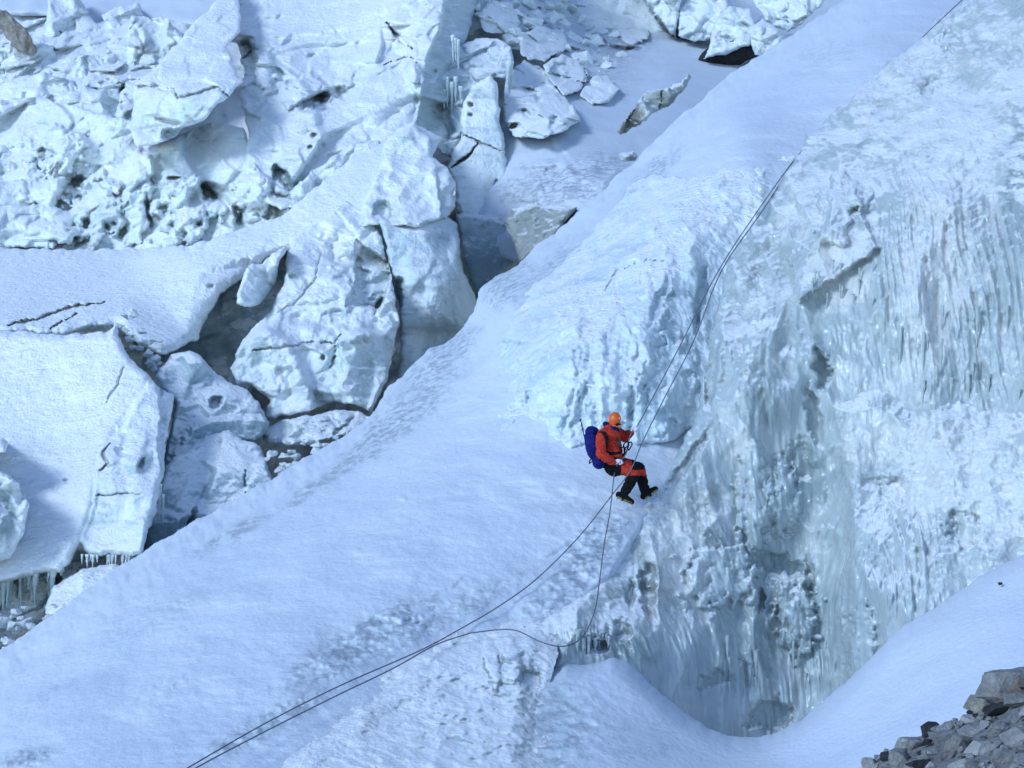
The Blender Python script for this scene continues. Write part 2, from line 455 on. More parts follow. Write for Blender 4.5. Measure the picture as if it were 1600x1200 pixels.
relief('snow_slope', [(-300, 1200), (-150, 1105), (0, 1018), (100, 945), (220, 862), (330, 800), (420, 750), (520, 690), (582, 650), (598, 614), (616, 596), (640, 578), (664, 549), (700, 532), (728, 506), (744, 480), (750, 452),
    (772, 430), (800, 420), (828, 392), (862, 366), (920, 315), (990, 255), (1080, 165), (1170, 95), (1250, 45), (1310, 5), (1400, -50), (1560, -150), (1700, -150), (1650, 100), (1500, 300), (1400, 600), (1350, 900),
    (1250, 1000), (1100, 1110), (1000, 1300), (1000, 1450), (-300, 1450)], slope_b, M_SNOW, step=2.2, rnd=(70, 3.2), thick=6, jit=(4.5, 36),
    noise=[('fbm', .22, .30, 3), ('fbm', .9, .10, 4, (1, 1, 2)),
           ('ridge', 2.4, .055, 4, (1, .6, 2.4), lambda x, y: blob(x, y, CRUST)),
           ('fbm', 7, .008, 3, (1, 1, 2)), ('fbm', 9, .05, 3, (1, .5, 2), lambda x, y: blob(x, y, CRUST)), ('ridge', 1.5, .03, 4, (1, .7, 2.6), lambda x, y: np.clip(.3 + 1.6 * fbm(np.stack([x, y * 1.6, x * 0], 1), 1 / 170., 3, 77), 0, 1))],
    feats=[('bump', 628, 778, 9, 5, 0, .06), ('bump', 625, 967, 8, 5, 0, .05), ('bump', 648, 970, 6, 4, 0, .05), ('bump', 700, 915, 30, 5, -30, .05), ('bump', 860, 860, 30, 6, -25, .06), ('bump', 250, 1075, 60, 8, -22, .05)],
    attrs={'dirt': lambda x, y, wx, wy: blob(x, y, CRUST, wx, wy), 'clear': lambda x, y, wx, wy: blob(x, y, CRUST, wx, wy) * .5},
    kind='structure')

hb = tps([(1000, 270, .0), (900, 395, .12), (800, 490, .25), (765, 560, .25), (755, 620, .2), (776, 693, .15), (870, 680, .25), (1000, 690, .3),
          (1060, 680, .5), (1095, 600, 1.0), (900, 560, 1.2), (1000, 450, 1.1), (1050, 350, .8), (1130, 300, .5), (1220, 240, .1), (1100, 450, .8), (840, 600, .9)])
relief('ice_bulge', [(748, 585), (770, 535), (800, 490), (830, 450), (890, 400), (950, 335), (1005, 270), (1060, 280), (1130, 265), (1240, 225), (1250, 300), (1190, 430), (1150, 560), (1120, 660),
    (1080, 672), (1055, 690), (1010, 695), (960, 700), (915, 690), (890, 708), (868, 692), (835, 662), (800, 672), (778, 695), (768, 650)],
    lambda x, y: slope_d(x, y) - hb(x, y), M_BULGE, step=1.8, rnd=(14, .22), thick=2.5, jit=(7, 30),
    noise=[('scallop', 1.1, .34, 0, (1, .5)), ('scallop', .55, .24, 0, (1, .5)), ('flute', 3.5, .08), ('scallop', .3, .08, 0, (1, .6)), ('ridge', 1.2, .09, 4, (1, 1, .7)), ('ridge', 4, .03, 3, (1, 1, .5)), ('fbm', 6, .03, 3)],
    feats=[('bump', 1010, 520, 30, 90, 8, .25), ('bump', 960, 590, 40, 90, 10, .25), ('bump', 1050, 600, 35, 80, 10, .25), ('bump', 860, 610, 40, 70, 20, .2),
           ('pit', 1095, 470, 8, 60, 10, .35), ('pit', 1030, 470, 8, 50, 20, .25), ('pit', 905, 640, 7, 50, 15, .25), ('pit', 985, 640, 7, 50, 5, .25), ('crack', [(945, 455), (965, 425), (1010, 405), (1040, 412)], 4, .15)],
    attrs={'snow': lambda x, y, wx, wy: sstep(40, -160, (y - 420) + .9 * (x - 900) * -.15) * (.4 + wx), 'clear': lambda x, y, wx, wy: blob(x, y, [(1090, 460, 25, 90, 10, .6), (1040, 480, 16, 60, 15, .4), (740, 600, 30, 40, 0, .4)], wx, wy)},
    label='pale blue scalloped ice bulge on the snow slope behind the climber', cat='ice bulge')

# the big frozen wall on the right
FROST = [(1480, 380, 90, 260, 8, .9), (1450, 150, 120, 110, -30, .7), (1480, 700, 140, 70, -10, 1), (1570, 780, 90, 110, 0, 1), (1440, 770, 90, 40, 0, 1), (1340, 690, 60, 60, 0, .8),
         (1080, 800, 90, 60, -40, .8), (1320, 420, 60, 90, 0, .7), (1250, 330, 40, 80, 0, .5), (1180, 690, 60, 40, 0, .6), (1060, 880, 70, 60, 0, .7), (1000, 950, 60, 50, 0, .5), (1580, 120, 60, 120, 0, .5), (1240, 1060, 40, 60, 0, .3)]
CLEAR = [(1215, 880, 55, 30, 10, .8), (1280, 560, 18, 45, 0, .8), (1215, 1000, 70, 130, 0, .5), (1280, 980, 40, 110, 0, .6), (1500, 820, 40, 45, 0, .5), (1400, 760, 35, 35, 0, .3), (1190, 640, 30, 80, 0, .45),
         (1520, 430, 60, 160, 0, .5), (1590, 300, 30, 200, 0, .6), (1340, 420, 40, 14, -35, .8), (1100, 760, 60, 50, -40, .4), (1110, 1040, 60, 80, 0, .6), (1000, 1010, 40, 40, 0, .6), (930, 1000, 40, 30, 0, .7), (1010, 910, 30, 40, 0, .7),
         (1270, 740, 30, 60, 0, .5), (1180, 330, 30, 60, 20, .5), (1480, 60, 22, 20, 0, .6), (1460, 130, 16, 20, 0, .5), (1050, 700, 22, 60, 35, .6), (1310, 700, 14, 90, 0, .5)]
wall_d = tps([(1510, -40, 46), (1380, 105, 43.5), (1240, 235, 41), (1130, 430, 38.6), (1095, 600, 36.9), (1060, 700, 35.9), (1010, 790, 35.3), (955, 890, 34.3), (830, 985, 32.4),
    (1350, 300, 39), (1500, 150, 41.5), (1600, 0, 43.5), (1600, 300, 37.8), (1450, 500, 36.9), (1300, 500, 37.2), (1180, 600, 36.6), (1450, 630, 36.3), (1480, 760, 34.9), (1580, 740, 34.6),
    (1600, 850, 33.6), (1400, 800, 35.2), (1330, 900, 34.9), (1400, 970, 33.8), (1300, 750, 36.3), (1200, 750, 36.2), (1200, 880, 36), (1290, 1000, 35.3), (1180, 1140, 34.6), (1100, 850, 35.1),
    (1080, 1000, 34.0), (1000, 950, 33.7), (960, 1030, 32.7), (1850, 500, 35.5), (1850, 900, 32.5), (1800, 0, 43), (1300, 1250, 34.6), (900, 1100, 32.1)])
STREAK = lambda x, y: .35 + .65 * blob(x, y, [(1470, 450, 140, 240, 0, 1), (1400, 880, 110, 130, 0, 1), (1230, 900, 140, 260, 0, .8), (1170, 560, 90, 200, 0, .8), (1000, 1000, 120, 60, 0, .8)])
CURT = lambda x, y: blob(x, y, [(1420, 450, 60, 230, 0, 1), (1540, 480, 90, 200, 0, 1), (1420, 860, 90, 110, 0, 1), (1200, 1040, 130, 90, 0, .7), (930, 1000, 80, 40, 0, .8)])
POCK = lambda x, y: .35 + .65 * blob(x, y, [(1260, 700, 80, 260, 0, 1), (1250, 330, 90, 120, 0, .9), (1090, 900, 120, 120, 0, .7)])
LUMP = lambda x, y: blob(x, y, [(1480, 730, 150, 70, -5, 1), (1560, 800, 110, 110, 0, 1), (1080, 800, 90, 60, -40, .9), (1450, 110, 120, 100, -30, .5), (1340, 700, 50, 50, 0, .6)])
relief('ice_wall', WALLPOLY,
    wall_d, M_WALL, step=1.7, rnd=(34, .5), thick=7, jit=(9, 46),
    noise=[('fbm', .35, .4, 3, (1.2, 1, .5)), ('scallop', 1.0, .30, 0, (1, .42)), ('scallop', .55, .32, 0, (1, .5), POCK), ('ridge', 1.1, .16, 4, (1, 1, .10), STREAK), ('ridge', 4.2, .06, 3, (1, 1, .06), STREAK), ('flute', 8.0, .15, CURT), ('flute', 3.0, .13, STREAK),
           ('scallop', .24, .08, 0, (1, 1.2), LUMP), ('ridge', 2.2, .08, 3, (1, 1, 1.2), LUMP), ('fbm', 3, .04, 4, (1, 1, .4))],
    feats=[('plate', [(1315, 640), (1330, 760), (1322, 900), (1318, 1130), (1750, 1130), (1750, 690), (1640, 640), (1570, 668), (1500, 640), (1430, 655), (1370, 620)], -.5, 0, 0, 34), ('plate', [(1250, 470), (1372, 388), (1345, 330), (1230, 400)], -.35, 0, -.002, 7),
           ('pit', 1220, 885, 50, 20, 8, 0.22), ('pit', 1285, 575, 14, 36, -8, 0.30), ('pit', 1190, 940, 8, 22, 0, 0.30), ('pit', 1272, 650, 12, 60, -12, 0.21), ('pit', 1250, 720, 22, 40, 0, 0.18), ('pit', 1265, 905, 9, 40, 0, 0.24),
           ('pit', 1505, 825, 32, 30, 0, 0.24), ('pit', 1400, 775, 24, 28, 0, 0.18), ('pit', 1375, 755, 50, 12, 0, 0.12), ('pit', 1010, 905, 14, 30, 0, 0.24), ('pit', 985, 930, 8, 26, 0, 0.21), ('pit', 975, 985, 14, 22, 0, 0.24), ('pit', 935, 1010, 22, 16, 0, 0.27), ('pit', 1015, 945, 12, 40, -10, 0.21),
           ('pit', 1120, 1060, 30, 14, -20, 0.21), ('pit', 1205, 1120, 40, 30, 0, 0.3), ('pit', 1110, 590, 10, 50, 5, 0.30), ('pit', 1075, 720, 9, 70, 35, 0.21), ('pit', 1490, 62, 22, 18, 0, 0.15), ('pit', 1455, 140, 18, 20, 0, 0.12),
           ('bump', 1245, 960, 34, 66, 0, .4), ('bump', 1225, 780, 26, 60, 0, .25), ('bump', 1310, 330, 30, 60, 10, .3), ('bump', 1340, 310, 22, 22, 0, .2), ('bump', 1180, 780, 30, 90, 0, .25), ('bump', 1120, 900, 60, 60, 0, .3), ('bump', 1345, 1000, 26, 60, 0, .2)],
    attrs={'frost': lambda x, y, wx, wy: blob(x, y, FROST, wx, wy), 'clear': lambda x, y, wx, wy: blob(x, y, CLEAR, wx, wy),
           'dirt': lambda x, y, wx, wy: blob(x, y, [(1000, 920, 60, 60, 0, .8), (940, 1000, 50, 40, 0, .7), (860, 1000, 60, 30, 0, .6), (1180, 400, 60, 100, 30, .35), (1100, 800, 60, 60, 0, .4), (1250, 350, 60, 150, 0, .15), (1220, 960, 60, 90, 0, .3), (1460, 560, 40, 200, 0, .2)], wx, wy)},
    label='tall grey-green frozen wall of streaked ice at the right', cat='ice wall')

# snow bank in front of the wall's foot
ramp_d = tps([(1700, 800, 32), (1600, 870, 31.8), (1400, 990, 31.7), (1190, 1150, 31.3), (1000, 1050, 31.9), (900, 1045, 31.5), (800, 1200, 28.6), (1190, 1200, 29.8), (1400, 1200, 27), (1600, 1000, 28.6),
    (1600, 1200, 24), (1900, 1450, 17), (1000, 1450, 24), (1000, 1200, 29), (700, 1450, 23), (1900, 900, 29)])
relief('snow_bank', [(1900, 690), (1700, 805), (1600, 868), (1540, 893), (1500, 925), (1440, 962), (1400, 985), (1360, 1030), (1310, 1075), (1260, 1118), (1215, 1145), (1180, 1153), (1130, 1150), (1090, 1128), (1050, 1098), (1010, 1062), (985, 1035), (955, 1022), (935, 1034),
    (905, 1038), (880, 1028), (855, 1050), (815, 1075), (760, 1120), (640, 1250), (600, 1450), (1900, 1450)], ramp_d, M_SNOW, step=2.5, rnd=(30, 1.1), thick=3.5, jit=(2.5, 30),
    noise=[('fbm', .3, .16, 3), ('fbm', 1.2, .03, 3), ('ridge', 3.5, .05, 4, (1, 1, 1.2), lambda x, y: blob(x, y, [(870, 1130, 130, 110, 0, 1), (1000, 1090, 70, 50, 0, .4)])), ('fbm', 9, .006, 3)],
    attrs={'dirt': lambda x, y, wx, wy: blob(x, y, [(830, 1150, 110, 110, 0, .8), (1000, 1160, 70, 50, 0, .3)], wx, wy), 'clear': lambda x, y, wx, wy: blob(x, y, [(830, 1130, 120, 120, 0, .8)], wx, wy)}, kind='structure')

# the rough ice apron left of the bank
APOLY = [(720, 985), (800, 968), (845, 955), (868, 985), (872, 1030), (862, 1060), (858, 1100), (850, 1160), (860, 1300), (560, 1300), (340, 1300), (440, 1170), (540, 1090), (630, 1030), (690, 995)]
relief('ice_apron', APOLY,
    lambda x, y: np.minimum(slope_d(x, y), ramp_d(x, y)) + .10 - .34 * sstep(0, 55, poly_sd(x, y, APOLY)), M_WALL, step=1.9, rnd=(0, 0), thick=2.5, jit=(5, 40),
    noise=[('fbm', .8, .10, 3), ('scallop', .5, .07, 0, (1, .6)), ('ridge', 3.2, .05, 4, (1, 1, .6)), ('fbm', 10, .02, 3)],
    feats=[('pit', 830, 1060, 20, 22, 0, .2), ('bump', 800, 1030, 16, 40, -5, .12), ('bump', 770, 1040, 12, 44, -10, .1), ('pit', 878, 970, 6, 22, 0, .25)],
    attrs={'frost': lambda x, y, wx, wy: blob(x, y, [(620, 1110, 140, 90, -20, .45), (820, 1010, 60, 50, 0, .3), (550, 1180, 160, 40, 0, .3)], wx, wy), 'dirt': lambda x, y, wx, wy: blob(x, y, [(750, 1120, 110, 130, 0, 1), (600, 1170, 160, 60, 0, .8), (840, 1010, 50, 50, 0, .7)], wx, wy),
           'clear': lambda x, y, wx, wy: blob(x, y, [(740, 1040, 90, 70, 0, .5), (700, 1150, 110, 100, 0, .45)], wx, wy)},
    label='rough frosty ice apron below the dangling ropes', cat='ice apron')
# ------------------------------------------------------------------ the icefall behind
SER = [('facet', 3.4, 1.0, 40), ('facet', 1.5, .6, 40), ('facet', .7, .3, 34), ('scallop', .8, .14, 0, (1, .8)), ('fbm', .9, .18, 4), ('holes', 1.3, .3, .07), ('edge', 2.2, .35), ('ridge', 2.2, .08, 4), ('fbm', 6, .03, 3)]
CHAOS = [('facet', 2.6, 1.5, 44), ('facet', 1.2, .9, 40), ('facet', .55, .4, 30), ('scallop', .7, .14), ('holes', 1.1, .4, .10), ('fbm', 1.4, .2, 4), ('ridge', 2.6, .1, 4)]
SMALL = [('facet', 1.6, .9, 40), ('facet', .7, .42, 34), ('scallop', .5, .09), ('fbm', 1.6, .12, 4), ('holes', .9, .2, .06), ('edge', 1.3, .25), ('ridge', 3, .05, 3), ('fbm', 7, .02, 3)]
SOFT = [('fbm', .35, .35, 3), ('facet', 2.6, .55, 34), ('facet', .9, .2, 30), ('scallop', .6, .07), ('fbm', 1.3, .09, 4), ('fbm', 6, .015, 3)]

relief('glacier', [(-400, -350), (1500, -350), (1500, 700), (700, 1000), (-400, 1150)],
       [(-400, -350, 125), (1500, -350, 135), (1500, 700, 72), (700, 900, 56), (-400, 1150, 47), (-400, 400, 78), (300, 400, 74), (300, 800, 56), (800, 350, 76), (1000, 0, 98), (300, 0, 98)],
       M_ICE, step=3.5, rnd=(0, 0), thick=10, jit=(0, 40), noise=[('facet', 5, 2.4, 10), ('facet', 2, 1.4, 10), ('facet', .8, .5, 10), ('fbm', .6, .5, 5)], kind='structure')
relief('snowfield', [(-400, -350), (760, -350), (760, 30), (420, 30), (330, 60), (260, 30), (150, 45), (60, 20), (-400, 30)], [(-400, -350, 125), (0, 60, 93), (300, 60, 92), (400, -300, 118), (760, -300, 122), (700, 40, 90)],
       M_SNOW, step=4, rnd=(20, 1), thick=5, noise=[('fbm', .15, .8, 4), ('fbm', .9, .12, 4)], kind='structure')
GR2 = lambda x, y: blob(x, y, [(890, 280, 120, 50, -10, 1), (980, 90, 90, 60, 0, .6)])
GR = lambda x, y: blob(x, y, [(880, 40, 130, 70, 10, 1), (960, 60, 60, 70, 0, .9), (850, 260, 50, 70, 0, .5), (800, 330, 60, 40, 0, .6), (1000, 20, 60, 50, 0, .7)])
gully_d = tps([(800, 400, 66), (830, 320, 66.5), (770, 250, 70.5), (760, 0, 84), (1000, 250, 68), (880, 200, 70), (1050, 120, 82), (1090, 70, 93), (960, 20, 100), (1300, -150, 125), (1200, 100, 90)])
relief('snow_gully', [(730, 350), (755, 210), (840, 140), (880, 60), (740, 40), (740, -60), (960, -60), (1400, -200), (1400, 200), (1000, 420), (800, 420)],
       gully_d,
       M_SNOW, step=2.5, rnd=(20, .6), thick=6, noise=[('fbm', .3, .35, 4), ('facet', 2.2, 1.4, 36, GR), ('facet', .9, .8, 34, GR), ('facet', .5, .25, 30, GR2), ('ridge', 1.6, .07, 4, (1, .6, 1.6), lambda x, y: blob(x, y, [(900, 280, 110, 40, -10, 1), (960, 60, 70, 60, 30, 1), (850, 260, 60, 60, 0, .8)])), ('fbm', 4, .03, 3)],
       attrs={'dirt': lambda x, y, wx, wy: blob(x, y, [(880, 285, 120, 50, -10, 1), (970, 40, 60, 70, 40, 1), (920, 110, 80, 60, 0, .7), (860, 50, 90, 50, 0, .6)], wx, wy)}, kind='structure')

def ser(name, poly, d, label, cat, mat=None, noise=None, feats=(), attrs=None, **kw):
    a = dict(step=1.7, rnd=(8, .4), thick=4.0, jit=(4.0, 26), smooth_poly=0); a.update(kw)
    return relief(name, poly, d, mat or M_ICE, noise=SER if noise is None else noise, feats=feats, attrs=attrs, label=label, cat=cat, **a)

ASM = lambda x, y: 1 - .85 * blob(x, y, [(540, 5, 140, 70, -10, 1), (580, 160, 70, 40, -35, .8), (620, 210, 50, 30, -40, .9)])
A_ = ser('serac', [(368, -200), (760, -200), (748, -20), (738, 40), (722, 70), (716, 130), (704, 190), (702, 245), (672, 222), (650, 195), (600, 232), (560, 245), (540, 305), (440, 325), (378, 300), (388, 210), (372, 150), (380, 120), (371, 60)],
    [(540, -180, 92), (540, -20, 80), (540, 60, 75.5), (690, 10, 75), (640, 150, 70.2), (500, 180, 70), (420, 250, 67.5), (550, 230, 67), (400, 100, 73), (400, 0, 80), (740, 0, 76), (700, 200, 70)],
    'largest serac, broad snow-capped white mass with a shaded right-hand cliff', 'serac', noise=[('facet', 3.4, 1.0, 40, ASM), ('facet', 1.5, .6, 40, ASM), ('facet', .65, .3, 30, ASM), ('scallop', .8, .2, 0, (1, .8), ASM), ('fbm', .5, .3, 4), ('holes', 1.3, .3, .08, ASM), ('edge', 2.2, .3, ASM), ('fbm', 6, .03, 3)],
    feats=[('plate', [(700, -100), (697, 0), (690, 40), (664, 95), (656, 150), (648, 190), (672, 230), (720, 260), (790, 150), (790, -100)], 2.4, .06, 0, 5),
           ('pit', 382, 85, 16, 32, -15, 1.8), ('pit', 492, 157, 30, 9, -22, 1.3), ('pit', 440, 277, 10, 28, -35, 1.3), ('pit', 491, 213, 7, 5, 0, .6), ('pit', 484, 230, 5, 4, 0, .5),
           ('plate', [(435, 145), (486, 113), (518, 138), (472, 160), (449, 172)], -.8, 0, .01, 6), ('crack', [(605, 35), (620, 55), (642, 78)], 5, .9), ('crack', [(600, 100), (640, 88), (650, 100)], 3, .4), ('pit', 536, 145, 14, 10, 0, .8), ('bump', 410, 115, 22, 26, 0, .7)],
    attrs={'snow': lambda x, y, wx, wy: blob(x, y, [(520, 10, 150, 90, -10, .9), (570, 170, 80, 60, -30, .7), (600, 80, 60, 50, 0, .5)], wx, wy), 'clear': lambda x, y, wx, wy: np.maximum(blob(x, y, [(382, 85, 22, 40, 0, 1), (492, 158, 36, 14, -25, .9), (442, 278, 18, 34, -35, 1)], wx, wy), .45 * sstep(-4, 4, poly_sd(x, y, [(700, -100), (697, 0), (690, 40), (664, 95), (656, 150), (648, 190), (672, 230), (720, 260), (790, 150), (790, -100)])))})  # right-hand cliff gets a darker tint, its shade put into the colour
ser('serac', [(-250, 190), (-20, 160), (60, 150), (130, 170), (205, 190), (250, 225), (330, 190), (380, 200), (400, 260), (450, 300), (545, 225), (600, 215), (575, 270), (515, 310), (440, 355), (330, 400), (200, 405), (-250, 410)],
    [(-200, 200, 75), (0, 200, 74), (0, 390, 68), (200, 250, 70), (200, 390, 66), (330, 220, 69), (330, 380, 65.5), (430, 330, 65), (500, 240, 67), (560, 240, 66.8)],
    'long rough ice cliff pocked with holes above the smooth snow shelf', 'serac', noise=[('facet', 2.6, 1.3, 40), ('facet', 1.3, .6, 36), ('facet', .6, .2, 24), ('scallop', .9, .2), ('fbm', 1.1, .16, 4), ('ridge', 2.4, .07, 4), ('fbm', 6, .03, 3)],
    feats=[('bump', 150, 325, 48, 56, 0, 1.3), ('pit', 118, 285, 16, 8, -40, .8), ('pit', 165, 290, 24, 8, 15, .9), ('bump', 215, 310, 22, 70, 5, 1.0), ('bump', 290, 335, 50, 50, -10, 1.2), ('pit', 325, 298, 18, 9, 50, .9), ('pit', 275, 280, 14, 6, 0, 1.0), ('bump', 395, 310, 34, 46, 0, 1.2),
           ('pit', 370, 335, 7, 24, -10, .6), ('pit', 232, 330, 5, 36, -8, .6), ('pit', 60, 330, 26, 8, 30, .8), ('pit', 75, 240, 22, 10, 10, .8), ('bump', 40, 290, 60, 40, 10, .8), ('bump', 90, 230, 50, 36, 0, .9), ('pit', 440, 320, 10, 22, 0, .9), ('bump', 470, 300, 40, 44, 0, .9)],
    attrs={'clear': lambda x, y, wx, wy: blob(x, y, [(120, 290, 22, 16, -40, .8), (325, 300, 26, 16, 50, .9), (160, 330, 40, 40, 0, .25), (370, 340, 10, 28, 0, .6), (60, 330, 30, 14, 20, .5)], wx, wy)})
ser('ice_block', [(209, 132), (236, 111), (270, 74), (297, 44), (324, 17), (368, -30), (378, 50), (352, 74), (364, 101), (379, 128), (358, 152), (341, 162), (314, 192), (290, 199), (270, 216), (243, 226), (213, 230), (203, 203), (209, 169)],
    [(209, 132, 68), (340, 10, 76), (280, 100, 70), (280, 145, 66.6), (340, 140, 67), (220, 200, 66.6), (300, 190, 66.8)], 'boulder-like ice block with a smooth snow cap above the cliff', 'ice block', noise=SOFT,
    feats=[('crack', [(209, 134), (240, 136), (268, 138), (280, 155), (310, 146), (341, 138), (358, 150)], 4, .35), ('crack', [(272, 137), (276, 157)], 3, .4), ('pit', 270, 210, 22, 8, -15, .8), ('pit', 262, 190, 22, 6, 10, .4), ('plate', [(280, 158), (345, 140), (360, 155), (310, 195), (290, 180)], -.45, 0, 0, 6)],
    attrs={'snow': lambda x, y, wx, wy: sstep(150, 125, y + wx * 4), 'clear': [(262, 205, 40, 16, .55), (300, 185, 20, 8, .5)]})
ser('serac', [(-250, 60), (-20, 40), (60, 30), (100, 20), (150, 35), (200, 30), (260, 30), (310, 40), (290, 80), (240, 120), (212, 150), (215, 240), (100, 260), (-250, 260)], [(-250, 60, 90), (0, 50, 90), (150, 30, 92), (280, 50, 89), (0, 150, 81), (180, 140, 79), (0, 240, 74), (200, 230, 73), (-250, 240, 75)],
    'shattered mass of white ice filling the upper left below the snowfield', 'serac', noise=CHAOS, attrs={'clear': [(70, 110, 40, 20, .5), (190, 150, 16, 24, .9), (160, 162, 8, 6, 1), (60, 185, 50, 20, .4), (150, 100, 50, 16, .4)]}, feats=[('pit', 192, 148, 9, 20, 10, 1.4), ('pit', 159, 162, 7, 5, 0, 1.2)])
# broken blocks in the jumble at upper left
rng = random.Random(5)
def rough_poly(cx, cy, w, h, n=8, tilt=0):
    P = []; a0 = rng.uniform(0, 6.28)
    for k in range(n):
        a = a0 + 2 * math.pi * (k + rng.uniform(-.3, .3)) / n
        r = rng.uniform(.78, 1.15)
        u, v = math.cos(a) * w / 2 * r, math.sin(a) * h / 2 * r
        P.append((cx + u * math.cos(tilt) - v * math.sin(tilt), cy + u * math.sin(tilt) + v * math.cos(tilt)))
    return P
JUM = [(110, 58, 74, 100, 88, 'tall cracked ice tooth under the upper snowfield'), (38, 105, 100, 60, 84, 'low white ice block beside the brown rock at upper left'), (60, 150, 120, 52, 79, 'wide flat ice block below the cracked tooth at upper left'),
       (170, 118, 92, 66, 81, 'squarish ice block between cracked tooth and snow-capped boulder'), (243, 72, 84, 84, 83, 'rounded white ice lump above left of the snow-capped boulder'), (150, 170, 90, 50, 76, 'ice block with a dark slot left of the snow-capped boulder'),
       (12, 205, 100, 56, 75.5, 'bluish ice block at the left edge, high in the icefall'), (110, 195, 120, 60, 74, 'pale ice wedge leaning over the hollow cliff face'), (18, 262, 90, 50, 71, 'hummocky ice block at left edge beside the hollow'), (45, 352, 130, 50, 66.8, 'tilted snowy ice slab resting on the left of the shelf'),
       (12, 312, 90, 50, 68.5, 'snow-dusted ice block at the left edge above the tilted slab'), (95, 365, 40, 28, 66, 'small ice block beside the tilted slab on the shelf'), (205, 165, 36, 50, 73, 'small dark-sided ice block tucked against the snow-capped boulder'), (195, 45, 50, 56, 90, 'blue-grey ice fin under the upper snowfield')]
for cx, cy, w, h, Y, lb in JUM:
    fe = []
    if cy == 58: fe = [('crack', [(85, 62), (84, 100), (87, 108)], 3, .8), ('crack', [(92, 48), (110, 75), (118, 100), (124, 112)], 3, .9), ('crack', [(124, 112), (134, 98), (145, 88)], 3, .8)]
    ser('ice_block', rough_poly(cx, cy, w * 1.4, h * 1.4), [(cx - w / 2, cy + h / 2, Y - .3), (cx + w / 2, cy + h / 2, Y + rng.uniform(-.2, 1)), (cx - w / 2, cy - h / 2, Y + h * .022 * rng.uniform(.6, 1.6)), (cx + w / 2, cy - h / 2, Y + h * .02 * rng.uniform(.8, 1.8))], lb, 'ice block', noise=SMALL, feats=fe, step=2.0, rnd=(12, .6), jit=(5, 24), smooth_poly=0,
        group='broken ice blocks in the icefall', attrs={'clear': [(cx - w * .2, cy + h * .3, w * .3, h * .2, .6)]})

ser('snow_shelf', [(-250, 385), (170, 390), (300, 384), (440, 337), (560, 237), (640, 185), (690, 215), (650, 300), (585, 345), (560, 400), (520, 470), (480, 400), (440, 392), (415, 405), (385, 430), (355, 452), (332, 478), (308, 530), (258, 556), (215, 538), (180, 508), (100, 522), (0, 517), (-250, 520)],
    [(0, 390, 65), (0, 500, 56), (200, 400, 64), (200, 500, 56), (400, 370, 61.5), (450, 360, 61.5), (560, 260, 65), (640, 195, 69), (570, 380, 59.8), (320, 440, 58.5), (300, 530, 56.5), (500, 420, 60), (-250, 390, 66), (-250, 520, 56)],
    'smooth snow shelf sloping across the middle of the icefall', 'snow shelf', noise=[('fbm', .25, .35, 3), ('fbm', 1.2, .07, 4), ('facet', 2.2, .3, 7, lambda x, y: sstep(440, 500, y)), ('scallop', .7, .1, 0, lambda x, y: sstep(440, 500, y)), ('fbm', 5, .015, 3)],
    feats=[('crack', [(14, 507), (40, 503), (80, 490), (120, 478), (165, 472)], 3.4, .6), ('crack', [(80, 513), (95, 503), (120, 490)], 2.8, .5), ('pit', 328, 446, 6, 4, 0, .4), ('pit', 140, 515, 30, 6, -8, .6), ('plate', [(320, 425), (388, 405), (400, 425), (350, 470), (320, 540), (280, 560), (290, 500)], .3, .006, 0, 14)],
    attrs={'snow': lambda x, y, wx, wy: sstep(500, 440, y - .12 * (x - 200) + wx * 20), 'clear': [(330, 500, 20, 50, .35), (240, 535, 30, 18, .5), (90, 500, 60, 8, .4)]}, rnd=(26, 1.0), thick=3)
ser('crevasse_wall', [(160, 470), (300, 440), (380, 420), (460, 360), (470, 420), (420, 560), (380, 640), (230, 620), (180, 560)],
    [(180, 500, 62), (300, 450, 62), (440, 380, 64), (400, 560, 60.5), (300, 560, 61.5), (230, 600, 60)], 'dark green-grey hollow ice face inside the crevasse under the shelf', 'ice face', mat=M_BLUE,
    noise=[('facet', 1.8, .8, 30), ('scallop', .9, .2), ('fbm', .8, .25, 4), ('fbm', 4, .03, 3)], attrs={'clear': lambda x, y, wx, wy: np.clip(.55 + .5 * wx, 0, 1)}, thick=2)
